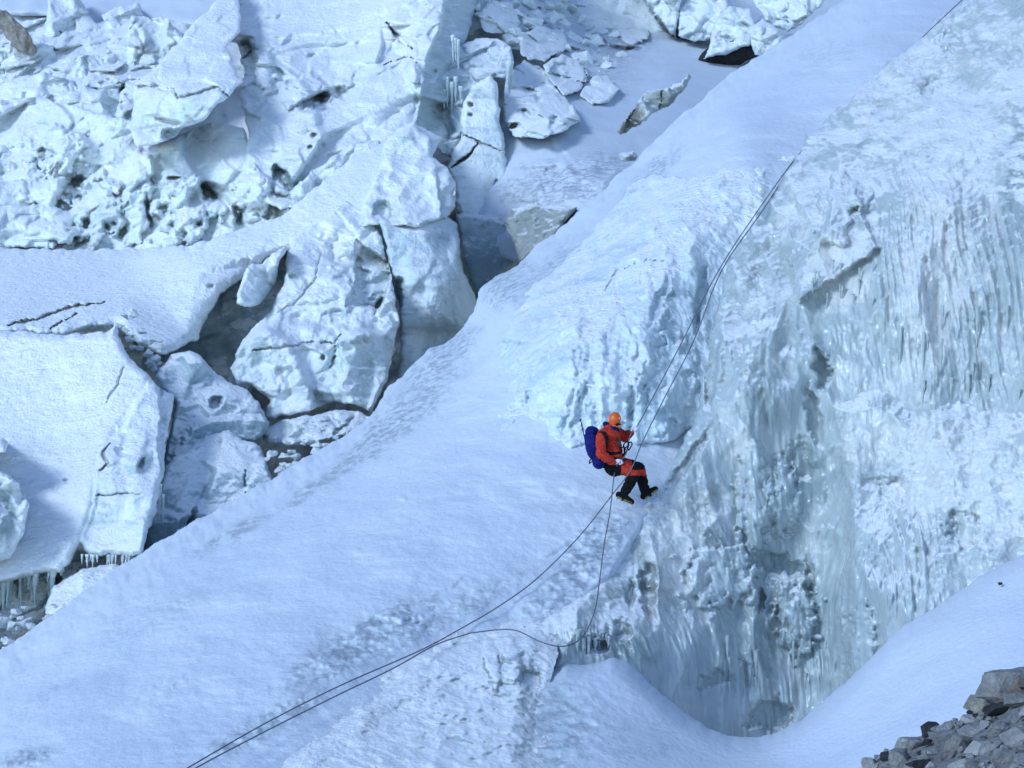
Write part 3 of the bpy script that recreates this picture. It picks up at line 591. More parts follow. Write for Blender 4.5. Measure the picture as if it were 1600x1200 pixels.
ser('serac', [(456, 378), (448, 396), (444, 446), (424, 484), (398, 510), (376, 540), (360, 574), (372, 598), (392, 604), (404, 612), (420, 625), (412, 655), (430, 655), (480, 641), (524, 632), (555, 632), (582, 642), (588, 625), (607, 594), (613, 556), (622, 498), (612, 430), (604, 405), (585, 335), (540, 315), (500, 345)],
    [(440, 400, 58.8), (400, 560, 54.8), (500, 370, 60), (560, 330, 61.5), (500, 500, 56), (560, 400, 59.5), (600, 480, 56.8), (610, 560, 55.8), (500, 640, 53.4), (580, 630, 54), (430, 620, 54.4)],
    'big cracked ice block with pale face in the centre left, above the crevasse', 'serac',
    feats=[('plate', [(557, 375), (606, 408), (611, 432), (594, 482), (538, 476), (556, 440)], 1.0, .016, 0, 4), ('crack', [(395, 548), (409, 547), (447, 540), (489, 534), (522, 538), (533, 520)], 2.4, .3), ('crack', [(522, 538), (525, 553), (515, 575)], 2.2, .3), ('pit', 505, 557, 5, 5, 0, .5), ('pit', 450, 583, 14, 16, 0, .35), ('pit', 460, 433, 8, 4, 0, .3),
           ('plate', [(522, 538), (560, 505), (625, 500), (630, 600), (590, 640), (540, 640), (530, 590)], -.25, 0, 0, 8), ('crack', [(503, 395), (490, 440), (460, 475), (430, 490)], 2, .14), ('pit', 590, 478, 4, 16, 25, .8), ('bump', 560, 520, 26, 16, 0, .3), ('pit', 530, 500, 40, 22, -20, .3)],
    attrs={'snow': lambda x, y, wx, wy: blob(x, y, [(500, 400, 60, 60, 0, .9), (540, 340, 50, 40, 0, .9)], wx, wy), 'clear': lambda x, y, wx, wy: blob(x, y, [(580, 435, 36, 50, 0, .7), (405, 540, 14, 70, 10, .6), (530, 495, 34, 20, 0, .5), (570, 590, 16, 50, 0, .3)], wx, wy)})
ser('ice_fin', [(452, 382), (425, 397), (405, 416), (390, 412), (373, 441), (368, 470), (384, 482), (402, 478), (416, 466), (431, 440), (438, 405)],
    [(445, 388, 58.4), (380, 440, 57), (425, 420, 57.8), (385, 478, 56.8), (415, 466, 57.4)], 'pointed ice fin between the snow shelf and the cracked block', 'ice fin', noise=SMALL, rnd=(9, .5), thick=1.6, smooth_poly=1,
    attrs={'clear': lambda x, y, wx, wy: sstep(-10, 10, x - 412 + (y - 450) * .55) * .7, 'snow': lambda x, y, wx, wy: sstep(440, 400, y) * .8})
ser('ice_block', [(410, 670), (430, 660), (480, 648), (524, 641), (560, 642), (582, 655), (565, 672), (545, 680), (490, 694), (450, 696), (414, 688)], [(410, 670, 52.6), (500, 645, 53.2), (580, 655, 53.4), (500, 690, 51.6)], 'low rounded ice lip under the curved crack beside the snow ridge', 'ice block', noise=SMALL,
    attrs={'clear': [(515, 665, 70, 14, .8)]}, rnd=(10, .5))
ser('ice_block', [(243, 589), (267, 555), (297, 548), (317, 559), (337, 582), (364, 602), (388, 611), (405, 633), (420, 660), (410, 690), (358, 690), (330, 715), (294, 740), (250, 760), (262, 690), (275, 630), (252, 604)],
    [(300, 560, 53), (280, 640, 51.2), (270, 730, 49.8), (390, 640, 52), (340, 690, 50.8)], 'pointed wedge of ice standing in the crevasse behind the snowy block', 'ice block', noise=SOFT, mat=M_BLUE,
    feats=[('pit', 337, 630, 13, 9, -30, .5), ('plate', [(265, 720), (300, 665), (360, 650), (420, 655), (420, 700), (330, 720), (260, 765)], -.35, 0, 0, 12)], attrs={'clear': lambda x, y, wx, wy: np.clip(.45 + .5 * sstep(600, 700, y) + .2 * wx, 0, 1)})  # clear-ice tint raised to paint in the crevasse shade
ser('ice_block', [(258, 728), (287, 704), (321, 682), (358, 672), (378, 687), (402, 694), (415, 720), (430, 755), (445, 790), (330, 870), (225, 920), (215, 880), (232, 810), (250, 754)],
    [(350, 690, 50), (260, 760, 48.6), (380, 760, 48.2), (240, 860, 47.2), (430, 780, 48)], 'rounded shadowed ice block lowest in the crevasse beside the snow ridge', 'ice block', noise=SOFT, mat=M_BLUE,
    feats=[('pit', 295, 825, 6, 34, 20, .5), ('crack', [(385, 735), (382, 760), (384, 780)], 2, .2)], attrs={'clear': lambda x, y, wx, wy: .45 + .5 * sstep(740, 850, y + (x - 300) * .3 + wx * 20)})  # bluish clear ice, darkened further to carry the shade down here
kpoly = [(-250, 500), (0, 515), (100, 524), (165, 517), (180, 510), (196, 545), (215, 570), (245, 600), (272, 618), (268, 650), (258, 700), (255, 740), (245, 790), (232, 830), (222, 866), (200, 870), (170, 866), (140, 870), (125, 850), (110, 880), (92, 893), (70, 893), (50, 900), (0, 912), (-250, 930)]
ICEFACE = [(236, 592), (190, 660), (152, 715), (146, 790), (128, 835), (140, 880), (230, 880), (262, 740), (280, 620)]
K_ = ser('serac', kpoly, [(0, 530, 52.5), (-250, 530, 53), (150, 520, 51.6), (0, 700, 48), (100, 700, 48), (200, 600, 49.3), (150, 750, 46), (240, 620, 48.8), (200, 850, 44.8), (50, 880, 44.8), (0, 900, 44.6), (-250, 900, 44.5)],
    'large snow-covered block at lower left with an icy pitted right face', 'serac', noise=[('fbm', .3, .3, 3), ('facet', 1.5, .5, 12, lambda x, y: sstep(-12, 8, poly_sd(x, y, ICEFACE))), ('facet', .6, .25, 12, lambda x, y: sstep(-12, 8, poly_sd(x, y, ICEFACE))), ('scallop', .6, .12, 0, (1, 1), lambda x, y: sstep(-12, 8, poly_sd(x, y, ICEFACE))), ('fbm', 1.5, .07, 4), ('fbm', 6, .012, 3)],
    feats=[('plate', ICEFACE, -.15, 0, 0, 7), ('crack', [(172, 690), (160, 712), (168, 725), (155, 735)], 4, .25), ('pit', 222, 725, 5, 13, 25, .5), ('pit', 250, 612, 6, 8, 0, .4), ('crack', [(150, 776), (180, 774), (200, 770), (220, 775)], 2.4, .2), ('plate', [(246, 600), (275, 615), (268, 700), (256, 745), (246, 690), (250, 640)], .35, .012, 0, 4), ('crack', [(195, 570), (180, 610), (165, 630)], 3, .15), ('pit', 102, 750, 6, 4, 0, .25), ('pit', 190, 705, 12, 8, 20, .25)],
    attrs={'snow': lambda x, y, wx, wy: sstep(6, -12, poly_sd(x, y, ICEFACE) + wx * 5) * sstep(930, 840, y + wx * 25), 'clear': lambda x, y, wx, wy: blob(x, y, [(168, 712, 16, 40, 0, .5), (255, 680, 10, 60, 0, .4), (240, 830, 8, 40, 0, .5)], wx, wy), 'dirt': [(163, 715, 14, 36, .5), (160, 785, 16, 30, .4), (200, 772, 30, 5, .5)]}, rnd=(14, .6))
ser('ice_block', [(85, 915), (128, 890), (160, 884), (200, 880), (225, 872), (250, 880), (160, 945), (80, 980), (70, 950)], [(100, 910, 44.8), (200, 880, 44.8), (150, 930, 43.4), (90, 960, 43)], 'pale ice ledge under the overhang, touching the snow ridge', 'ice block', noise=SMALL)
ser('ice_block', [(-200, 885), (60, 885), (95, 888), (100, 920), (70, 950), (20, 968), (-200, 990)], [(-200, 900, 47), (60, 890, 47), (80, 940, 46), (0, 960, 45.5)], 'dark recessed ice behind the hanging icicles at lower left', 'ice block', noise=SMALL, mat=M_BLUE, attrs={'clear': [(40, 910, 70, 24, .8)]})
ser('ice_block', [(-150, 735), (5, 738), (30, 755), (46, 790), (36, 830), (14, 875), (-150, 900)], [(-150, 740, 44.5), (0, 750, 44.4), (40, 800, 44.2), (0, 860, 43.6)], 'rounded ice block cut by the left edge, low down', 'ice block', noise=SMALL, attrs={'clear': [(10, 810, 20, 50, .8)]})
ser('ice_block', [(-120, 680), (4, 684), (13, 694), (8, 708), (-120, 716)], [(-120, 690, 45.6), (0, 690, 45.6), (0, 706, 45.3), (-120, 710, 45.3)], 'small ice knob poking in at the left edge', 'ice block', noise=SMALL[2:], rnd=(8, .3), jit=(1.5, 20))
ser('serac', [(621, 202), (648, 190), (672, 219), (674, 243), (699, 263), (712, 287), (712, 320), (699, 342), (655, 356), (600, 350), (556, 356), (570, 310), (588, 270), (600, 225)], [(640, 200, 65.5), (680, 260, 63), (600, 300, 62), (690, 330, 61.2), (620, 345, 60.6), (575, 340, 60.6)],
    'rough bluish ice tower above the cleft in the middle', 'serac', noise=[('facet', 1.6, .8, 12), ('facet', .6, .3, 12), ('scallop', .55, .2), ('fbm', 1.4, .1, 4), ('fbm', 5, .03, 3)], feats=[('pit', 600, 330, 12, 20, 0, .5), ('plate', [(672, 225), (715, 260), (712, 345), (690, 340), (684, 280)], .4, .015, 0, 5)], attrs={'clear': [(600, 325, 22, 20, .5), (690, 300, 20, 40, .3)]})
ser('serac', [(590, 335), (620, 350), (655, 346), (695, 335), (713, 350), (719, 400), (731, 440), (747, 470), (737, 510), (690, 560), (640, 600), (624, 590), (626, 500), (617, 440), (606, 400)], [(600, 345, 60.6), (700, 345, 62), (740, 470, 60.8), (640, 580, 58.6), (640, 470, 59), (690, 450, 58.8)],
    'smooth pale blue ice tower beside the dark slot, foot behind the snow ridge', 'serac', mat=M_BLUE, noise=[('facet', 2.2, .8, 12), ('facet', .8, .3, 12), ('scallop', .9, .15), ('fbm', 1.2, .1, 4), ('fbm', 5, .02, 3)], feats=[('pit', 622, 455, 12, 26, 10, .6), ('crack', [(600, 380), (612, 430), (622, 470)], 3, .5)], attrs={'clear': [(622, 455, 14, 28, .6), (700, 530, 30, 30, .2)]})
G_ = ser('serac', [(684, 110), (705, 80), (722, 66), (745, 58), (775, 62), (800, 72), (802, 112), (790, 124), (768, 122), (742, 138), (724, 172), (724, 215), (706, 250), (690, 240), (680, 220), (676, 150)], [(700, 100, 75), (790, 80, 75.5), (690, 220, 72), (730, 130, 73.2), (780, 110, 74)],
    'shaded blue ice wall at the back of the cleft with hanging icicles', 'serac', mat=M_BLUE, noise=SMALL, attrs={'clear': lambda x, y, wx, wy: np.full(len(x), .3)})
ser('ice_slab', [(735, 132), (768, 116), (777, 130), (781, 190), (791, 235), (794, 265), (784, 302), (775, 338), (745, 340), (713, 335), (708, 285), (700, 262), (705, 240), (720, 215), (722, 170)], [(750, 130, 70.5), (720, 250, 69), (785, 230, 69.4), (740, 330, 68.2), (780, 320, 68.8)],
    'tall pale ice slab split by a black diagonal crack', 'ice slab', noise=[('facet', 3, .25, 8), ('fbm', .8, .1, 4), ('scallop', .8, .05), ('fbm', 5, .02, 3)], feats=[('crack', [(700, 266), (725, 250), (748, 222)], 3.2, 1.6), ('crack', [(716, 207), (750, 222), (784, 236)], 2.2, .35), ('pit', 735, 162, 5, 5, 0, .6), ('pit', 734, 180, 4, 3, 0, .5), ('pit', 775, 300, 4, 20, 0, .8), ('plate', [(700, 264), (725, 251), (748, 223), (800, 240), (800, 345), (700, 345)], -.12, 0, 0, 3)], attrs={'clear': [(765, 300, 16, 30, .4)]})
ser('ice_slab', [(712, 334), (775, 336), (791, 347), (801, 385), (808, 405), (765, 450), (748, 480), (735, 440), (720, 400)], [(720, 340, 67.2), (785, 345, 67.4), (760, 430, 66), (745, 470, 65.6)], 'blue-grey ice slab wedged below the cracked slab', 'ice slab', mat=M_BLUE, noise=[('facet', 3, .2, 8), ('fbm', 1, .1, 4), ('fbm', 5, .03, 3)], attrs={'clear': lambda x, y, wx, wy: .35 + sstep(350, 430, y) * .5, 'dirt': [(765, 345, 40, 20, .5)]})
ser('ice_block', [(786, 345), (800, 325), (840, 318), (880, 322), (900, 325), (870, 365), (830, 405), (812, 412), (803, 385)], [(790, 340, 63), (880, 325, 62.4), (810, 400, 61.4), (850, 370, 61.2)], 'fluted olive-tinged ice block above the snow ridge, right of the cleft', 'ice block', mat=M_OLIVE, noise=[('ridge', 1.4, .16, 3, (1, 1, .2)), ('scallop', .8, .12, 0, (1, .4)), ('fbm', 3, .05, 4)], attrs={'clear': lambda x, y, wx, wy: np.full(len(x), .5), 'dirt': [(820, 370, 30, 40, .35)]})
HN = [('facet', 1.5, .9, 36), ('facet', .65, .45, 34), ('scallop', .6, .16), ('holes', 1.2, .4, .15), ('fbm', 1.5, .1, 4), ('fbm', 5, .03, 3)]
ser('serac', [(797, 112), (820, 95), (850, 108), (872, 140), (897, 165), (906, 190), (880, 207), (840, 217), (805, 214), (790, 190), (788, 150)], lambda x, y: gully_d(x, y) - 2.2 + .012 * (210 - y), 'knobbly holed ice mass right of the long icicle', 'serac', noise=HN, feats=[('pit', 803, 196, 8, 5, 0, 1), ('pit', 842, 152, 6, 9, 0, .8), ('pit', 866, 184, 9, 4, 0, .8), ('pit', 820, 175, 10, 8, 30, .7)], attrs={'dirt': [(885, 160, 20, 22, .5), (830, 190, 30, 16, .4)], 'clear': [(825, 180, 24, 22, .6)]})
ser('ice_block', [(905, 150), (925, 120), (950, 118), (965, 140), (950, 160), (925, 165)], lambda x, y: gully_d(x, y) - 1.0, 'lone ice lump on the snow right of the two-lobed block', 'ice block', noise=HN)
ser('ice_block', [(810, 60), (840, 40), (880, 45), (890, 75), (850, 95), (815, 90)], lambda x, y: gully_d(x, y) - 1.6, 'jagged ice block behind the knobbly holed mass', 'ice block', noise=HN)
ser('ice_block', [(940, 10), (975, -10), (1010, 20), (1015, 60), (985, 75), (955, 50)], lambda x, y: gully_d(x, y) - 1.2, 'dirt-streaked ice block at the top of the gully', 'ice block', mat=M_OLIVE, noise=HN, attrs={'dirt': [(975, 35, 40, 40, .6)]})
ser('ice_block', [(745, 20), (770, 0), (800, 5), (815, 35), (790, 55), (755, 50)], lambda x, y: gully_d(x, y) - 1.6, 'broken ice block behind the icicle wall at the top', 'ice block', noise=HN)
ser('ice_block', [(848, 102), (878, 84), (905, 94), (920, 115), (910, 142), (880, 148), (862, 130)], lambda x, y: gully_d(x, y) - 2.0, 'two-lobed ice block with a dark seam above the snow gully', 'ice block', noise=HN, feats=[('pit', 868, 112, 10, 14, 0, .8), ('crack', [(905, 100), (916, 120), (912, 138)], 3, .5)], attrs={'clear': [(866, 110, 14, 16, .7)]})
for pl, Y, lb, fe in [
    ([(980, -120), (1064, -120), (1064, 0), (1056, 62), (1040, 50), (1015, 25), (985, -20)], 92, 'diagonal ice wedge with a dark seam at the top edge', [('crack', [(990, -20), (1020, 20), (1052, 58)], 5, 1.2)]),
    ([(1062, 12), (1078, -10), (1135, -20), (1138, 20), (1112, 60), (1085, 66), (1060, 56)], 91, 'smooth faceted white ice block at the top edge, right of the wedge', []),
    ([(1118, 30), (1140, 8), (1172, 14), (1182, 42), (1172, 72), (1140, 82), (1094, 97), (1108, 74)], 86.5, 'ice block overhanging the black hollow by the snow ridge', [('pit', 1138, 62, 14, 6, 20, .6)]),
    ([(1168, 46), (1192, 30), (1226, 55), (1218, 80), (1180, 86)], 85.5, 'rounded grey ice knob right of the black hollow', []),
    ([(1178, 0), (1240, -80), (1330, -80), (1285, 10), (1232, 52), (1198, 34)], 90, 'broken ice block at the top edge next to the smooth snow ridge', [])]:
    ys = [p[1] for p in pl]
    ser('ice_block', pl, [(pl[0][0], min(ys), Y + 2.4), (pl[3][0], min(ys), Y + 2.2), (pl[0][0], max(ys), Y), (pl[3][0], max(ys), Y - .3)], lb, 'ice block', noise=SMALL, feats=fe, group='ice blocks along the top edge', attrs={'clear': [(sum(p[0] for p in pl) / len(pl), max(ys) - 10, 30, 10, .6)]})
ser('ice_fin', [(964, 203), (986, 175), (1000, 152), (1003, 145), (1036, 138), (1067, 125), (1078, 113), (1074, 135), (1046, 165), (1023, 175), (1009, 189), (969, 213)], [(966, 207, 58.5), (1000, 160, 59.5), (1070, 122, 61), (1040, 160, 59.4)], 'shattered olive-grey ice fin sticking out of the snow gully', 'ice fin', mat=M_OLIVE, noise=SMALL, rnd=(8, .5), thick=1.5, jit=(3.5, 12),
    feats=[('plate', [(960, 215), (1005, 150), (1008, 185)], .3, -.01, 0, 4), ('crack', [(1036, 140), (1030, 172)], 2, .3)], attrs={'clear': [(985, 185, 24, 30, 1), (1040, 155, 36, 14, .7)], 'dirt': [(990, 180, 24, 28, .9), (1060, 140, 26, 24, .7)]})
ser('ice_block', [(966, 240), (990, 236), (997, 244), (992, 252), (970, 252)], [(966, 240, 57.5), (995, 240, 57.5), (990, 250, 57.2)], 'small flat ice piece below the shattered fin', 'ice block', mat=M_OLIVE, noise=SMALL[2:], rnd=(6, .3), jit=(1, 16), thick=1, attrs={'clear': [(985, 248, 14, 5, .9)]})

# icicles: parts of what they hang from
def icicle(parent, x, y0, y1, Y, r=.05, lean=0.0, mat=None):
    a, b = at(x, y0, Y), at(x + lean, y1, Y)
    L = (a - b).length; n = 9; V, Q = [], []; ph = rng.uniform(0, 9)
    for k in range(n):
        t = k / (n - 1); c = a.lerp(b, t); rr = r * (1 - t) ** .8 * (1 + .25 * math.sin(t * 14 + ph)) + .004
        for j in range(6):
            an = j * math.pi / 3; V.append((c.x - a.x + rr * math.cos(an), c.y - a.y + rr * math.sin(an), c.z - a.z))
    for k in range(n - 1):
        for j in range(6):
            Q.append((k * 6 + j, k * 6 + (j + 1) % 6, k * 6 + 6 + (j + 1) % 6, k * 6 + 6 + j))
    me = mesh_np('icicle', V, Q)
    o = link('icicle', me, mat or M_ICE, parent); o.location = a - parent.location
for k in range(44):
    x = rng.choice([rng.gauss(10, 10), rng.gauss(45, 8), rng.gauss(78, 9), rng.uniform(-40, 98)]); icicle(K_, x, 888 + (8 if x < 40 else 0), 890 + 62 * rng.random() ** 1.8 + 10, 44.9 + rng.uniform(0, .5), .02 + .07 * rng.random() ** 2, rng.uniform(-7, 2))
for k in range(14):
    x = rng.uniform(128, 205); icicle(K_, x, 866, 866 + rng.uniform(8, 26), 45.0, rng.uniform(.02, .04), rng.uniform(-3, 1))
for k in range(5): icicle(K_, 247 + k * 2 - (k % 2) * 4, 740 + k * 8, 785 + k * 9, 46.6, .03)
icicle(G_, 797, 96, 196, 72.5, .11, -12); icicle(G_, 799, 110, 150, 72.6, .07, -3)
for x, y0, y1 in [(708, 55, 100), (712, 60, 96), (716, 62, 110), (699, 120, 170), (706, 128, 180), (712, 120, 168), (720, 135, 170), (694, 140, 172)]: icicle(G_, x, y0, y1, 72.6, .07)

# icicle curtain on the wall, frozen to its face
WALL = [o for o in COL.objects if o.name == 'ice_wall'][0]
def curtain(n, x0, x1, ya, yb, lmin, lmax, r0, r1):
    for k in range(n):
        x = rng.uniform(x0, x1); y = rng.uniform(ya, yb); L = rng.uniform(lmin, lmax) * rng.random() ** .5
        D0, D1 = surf('ice_wall', x, y), surf('ice_wall', x, y + L)
        if D0 is None or D1 is None: continue
        Y = min(D0, D1, surf('ice_wall', x, y + L / 2) or 99)
        r = r0 + (r1 - r0) * rng.random() ** 2
        icicle(WALL, x, y - 4, y + L, Y + r * .35, r * 1.25, rng.uniform(-2, 2), M_WALL)
curtain(10, 1400, 1490, 480, 600, 30, 70, .02, .04)
curtain(10, 1510, 1600, 480, 620, 30, 70, .02, .05)
curtain(16, 1265, 1370, 405, 470, 14, 34, .012, .025)
curtain(12, 880, 960, 985, 1010, 20, 50, .015, .04)
curtain(10, 1120, 1300, 930, 1080, 30, 70, .02, .05)
# ------------------------------------------------------------------ loose stones and ice rubble
rr = random.Random(11)
def hull_mesh(name, w, d, h, n=16, rough=.0, seed=0, flat=True, sub=0):
    r = random.Random(seed); bm = bmesh.new()
    for k in range(n):
        v = Vector((r.gauss(0, 1), r.gauss(0, 1), r.gauss(0, 1))).normalized()
        m_ = max(abs(v.x), abs(v.y), abs(v.z)); v = v.lerp(v / m_, r.uniform(.3, .9)) * r.uniform(.8, 1.05)
        bm.verts.new((v.x * w / 2, v.y * d / 2, v.z * h / 2))
    bmesh.ops.convex_hull(bm, input=bm.verts)
    bmesh.ops.delete(bm, geom=[v for v in bm.verts if not v.link_faces], context='VERTS')
    if sub:
        bmesh.ops.subdivide_edges(bm, edges=bm.edges[:], cuts=sub, use_grid_fill=True)
        bmesh.ops.triangulate(bm, faces=bm.faces[:])
        co = np.array([v.co for v in bm.verts]); s = min(w, d, h)
        nn = fbm(co / s * 1.7 + seed, 1.0, 3, seed % 97) * rough * s
        bm.normal_update()
        for v, q in zip(bm.verts, nn): v.co += v.normal * float(q)
    me = bpy.data.meshes.new(name); bm.to_mesh(me); bm.free()
    for p in me.polygons: p.use_smooth = not flat
    return me

PILE = [(1300, 1260), (1350, 1205), (1366, 1188), (1384, 1176), (1398, 1170), (1424, 1158), (1444, 1150), (1462, 1138), (1480, 1132), (1508, 1124), (1520, 1108), (1545, 1090), (1570, 1070), (1600, 1064), (1680, 1040), (1800, 1000), (2200, 900), (2200, 1400), (1300, 1400)]
scree_d = tps([(1300, 1260, 20.5), (1366, 1188, 21.5), (1444, 1150, 21.5), (1508, 1124, 21.3), (1570, 1070, 21.6), (1680, 1040, 21), (1800, 1000, 20.5), (2200, 900, 19), (2200, 1350, 12.5), (1600, 1200, 18), (1450, 1200, 19.6), (1450, 1350, 16), (1800, 1350, 14)])
relief('scree_slope', PILE, lambda x, y: scree_d(x, y) + .10, M_ROCK, step=2, rnd=(6, .2), thick=7, jit=(4, 12), noise=[('facet', .22, .14, 40), ('facet', .09, .05, 30), ('fbm', 3, .06, 4)], kind='structure')
M_ROCK2 = mat_rock('rusty_rock', (.25, .25, .245), (.42, .42, .41), (.30, .19, .10), .75)
BIG = [(1572, 1078, 92, 60, M_ROCK2, 'largest boulder, grey with a rusty brown patch, crowning the scree'), (1532, 1099, 52, 20, M_BROWN, 'pale flat slab jutting left over a dark gap in the scree'),
       (1450, 1141, 30, 24, M_DARK, 'near-black stone standing for a shadow gap at the snow-side edge of the scree'), (1474, 1176, 66, 60, M_ROCK, 'big pale grey boulder in the middle of the scree'), (1420, 1164, 46, 24, M_ROCK, 'long flat grey stone on the lower left scree edge'),  # near-black stone paints a shadow gap between rocks
       (1406, 1190, 34, 36, M_ROCK, 'upright grey stone left of the black stone at the bottom edge'), (1434, 1200, 36, 26, M_DARK, 'black stone standing for a shadow gap, cut by the bottom edge'), (1517, 1145, 52, 26, M_ROCK, 'elongated pale stone above right of the big pale boulder'),  # black stone is a shadow gap given as dark colour
       (1532, 1172, 48, 34, M_ROCK, 'broad grey boulder right of the big pale boulder'), (1588, 1156, 44, 36, M_ROCK, 'blocky grey boulder at the right edge'), (1557, 1140, 36, 24, M_ROCK, 'squarish pale stone between elongated stone and right edge'),
       (1360, 1193, 26, 22, M_ROCK, 'leftmost stone of the scree, partly on snow'), (1480, 1136, 34, 18, M_ROCK, 'small pale stone beside the near-black stone'), (1560, 1108, 44, 20, M_DARK, 'dark stone filling in the shadow gap under the flat slab'), (1502, 1160, 26, 20, M_BROWN, 'brownish stone touching the top of the big pale boulder'),  # dark stone paints in the shade beneath the slab
       (1592, 1096, 40, 24, M_ROCK, 'light grey stone below the largest boulder'), (1570, 1186, 46, 30, M_ROCK, 'wide pale stone low at the right'), (1500, 1200, 40, 22, M_ROCK, 'grey stone at the bottom edge under the big pale boulder'), (1386, 1182, 22, 16, M_DARK, 'dark wedge-shaped stone near the leftmost stones')]
for k, (x, y, w, h, m, lb) in enumerate(BIG):
    Y = float(scree_d(x, y)) - .10; s = Y / F
    o = link('rock', hull_mesh('rock', w * s * 1.2, w * s * .9, h * s * 1.2, 18, .09, 300 + k, True, 2), m)
    o.location = at(x, y, Y); o.rotation_euler = (rr.uniform(-.2, .2), rr.uniform(-.35, .05), 0)
    tag(o, lb, 'rock')
n = 0; placed = [(b[0], b[1], max(b[2], b[3]) * .42) for b in BIG]
for t in range(9000):
    x, y = (rr.uniform(1335, 1640), rr.uniform(1035, 1225)) if rr.random() < .75 else (rr.uniform(1620, 1800), rr.uniform(990, 1225))
    if n >= 299: break
    if poly_sd(np.array([x]), np.array([y]), PILE)[0] < -3: continue
    w = rr.choice([10, 15, 20, 27, 36, 44]) * (1 if n > 60 else 1.3)
    if any((x - a) ** 2 + (y - b) ** 2 < (.30 * (w + 2 * c)) ** 2 for a, b, c in placed): continue
    placed.append((x, y, w * .42)); n += 1
    Y = float(scree_d(x, y)) - .09; s = Y / F
    m = rr.choice([M_ROCK] * 6 + [M_BROWN, M_DARK])
    o = link('stone', hull_mesh('stone', w * s * 1.15, w * s, w * s * rr.uniform(.5, .85), 12, .06, 900 + n, True, 1), m)
    o.location = at(x, y, Y); o.rotation_euler = (rr.uniform(-.5, .5), rr.uniform(-.5, .3), rr.uniform(0, 6))
    tag(o, 'small angular grey stone filling the scree between the boulders', 'stone', 'small stones of the scree')
o = link('stone', hull_mesh('stone', .09, .08, .05, 12, 0, 77), M_DARK); o.location = at(1562, 912.5, float(ramp_d(1562, 912.5)) - .16)
tag(o, 'single black pebble lying on the smooth snow bank', 'stone')
# brown rock at the upper left corner, added black body for the hollow's shadow
o = link('rock', hull_mesh('rock', 2.3, 1.0, .75, 40, .22, 41, True, 3), M_BROWN); o.location = at(20, 48, 84.6); o.rotation_euler = (0, .85, 0)
tag(o, 'brown slanting rock among the ice in the upper left corner', 'rock')
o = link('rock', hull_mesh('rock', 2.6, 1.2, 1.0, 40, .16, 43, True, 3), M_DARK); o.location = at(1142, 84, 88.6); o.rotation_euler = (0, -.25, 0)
tag(o, 'black shape added for the shadow in the hollow under the overhanging ice block', 'rock')
# ice rubble
CH = [hull_mesh('ice_chunk', 1, .9, .75, 14, .05, 500 + k, True, 1) for k in range(7)]
def rubble(n, area, dfun, size, label, group, off=.12, mat=None):
    xs = [p[0] for p in area]; ys = [p[1] for p in area]; c = 0
    for t in range(n * 12):
        if c >= n: break
        x, y = rr.uniform(min(xs), max(xs)), rr.uniform(min(ys), max(ys))
        if poly_sd(np.array([x]), np.array([y]), area)[0] < 0: continue
        c += 1; Y = float(dfun(x, y)) - off; s = Y / F * rr.uniform(*size)
        me = CH[rr.randrange(7)]
        if not me.materials: me.materials.append(M_ICE)
        o = bpy.data.objects.new('ice_chunk', me); COL.objects.link(o)
        o.location = at(x, y, Y); o.scale = (s, s, s * rr.uniform(.6, 1)); o.rotation_euler = (rr.uniform(-.6, .6), rr.uniform(-.6, .6), rr.uniform(0, 6))
        tag(o, label, 'ice chunk', group)
rubble(46, [(-40, 965), (60, 945), (110, 945), (60, 985), (0, 1030), (-40, 1060)], lambda x, y: 43.2 - (y - 940) * .02, (9, 26), 'loose ice chunk in the rubble below the icicles at lower left', 'rubble under the icicles')
rubble(34, [(405, 690), (470, 692), (560, 668), (580, 660), (520, 710), (440, 765), (420, 730)], lambda x, y: 50.2 - (y - 660) * .012, (9, 24), 'loose ice chunk in the rubble between the crevasse blocks and snow ridge', 'rubble by the crevasse')
rubble(110, [(735, 20), (750, -20), (900, -10), (1010, 0), (1000, 60), (950, 110), (905, 95), (850, 85), (800, 70)], lambda x, y: float(gully_d(x, y)) - .5, (10, 40), 'broken ice chunk strewn on the snow high in the gully', 'rubble high in the gully')
rubble(26, [(900, 90), (960, 60), (1000, 90), (960, 130), (915, 140)], lambda x, y: float(gully_d(x, y)) - .02, (5, 13), 'tiny ice chunk scattered on the open gully snow', 'scattered bits on the gully')
rubble(26, [(200, 470), (260, 540), (250, 590), (215, 560), (180, 520)], lambda x, y: 53.5, (8, 20), 'ice chunk jammed in the gap behind the snow-covered block', 'rubble in the gap')
# ------------------------------------------------------------------ climber
YC = 35.1
def Z(zx, zy, dy=0.0): return at(890 + zx / 7.056, 630 + zy / 7.056, YC + dy)
MP = {k: mat_plain(*v) for k, v in dict(
    red=('red_jacket', (.44, .036, .02), .75), red_shade=('red_jacket_shade', (.36, .03, .02), .8), black=('black_fabric', (.005, .005, .007), .8), navy=('navy_fabric', (.006, .010, .06), .75),
    blue=('blue_pack', (.006, .010, .12), .7), orange=('orange_shell', (.68, .115, .008), .35, 0., .1), white=('pale_glove', (.62, .66, .74), .8), skin=('skin', (.45, .25, .17), .6), steel=('steel', (.35, .35, .36), .35, .9),
    yellow=('yellow_trim', (.30, .22, .04), .7), rope=('rope', (.13, .145, .18), .85, 0., .5, 200), green=('green_strap', (.015, .06, .04), .7)).items()}

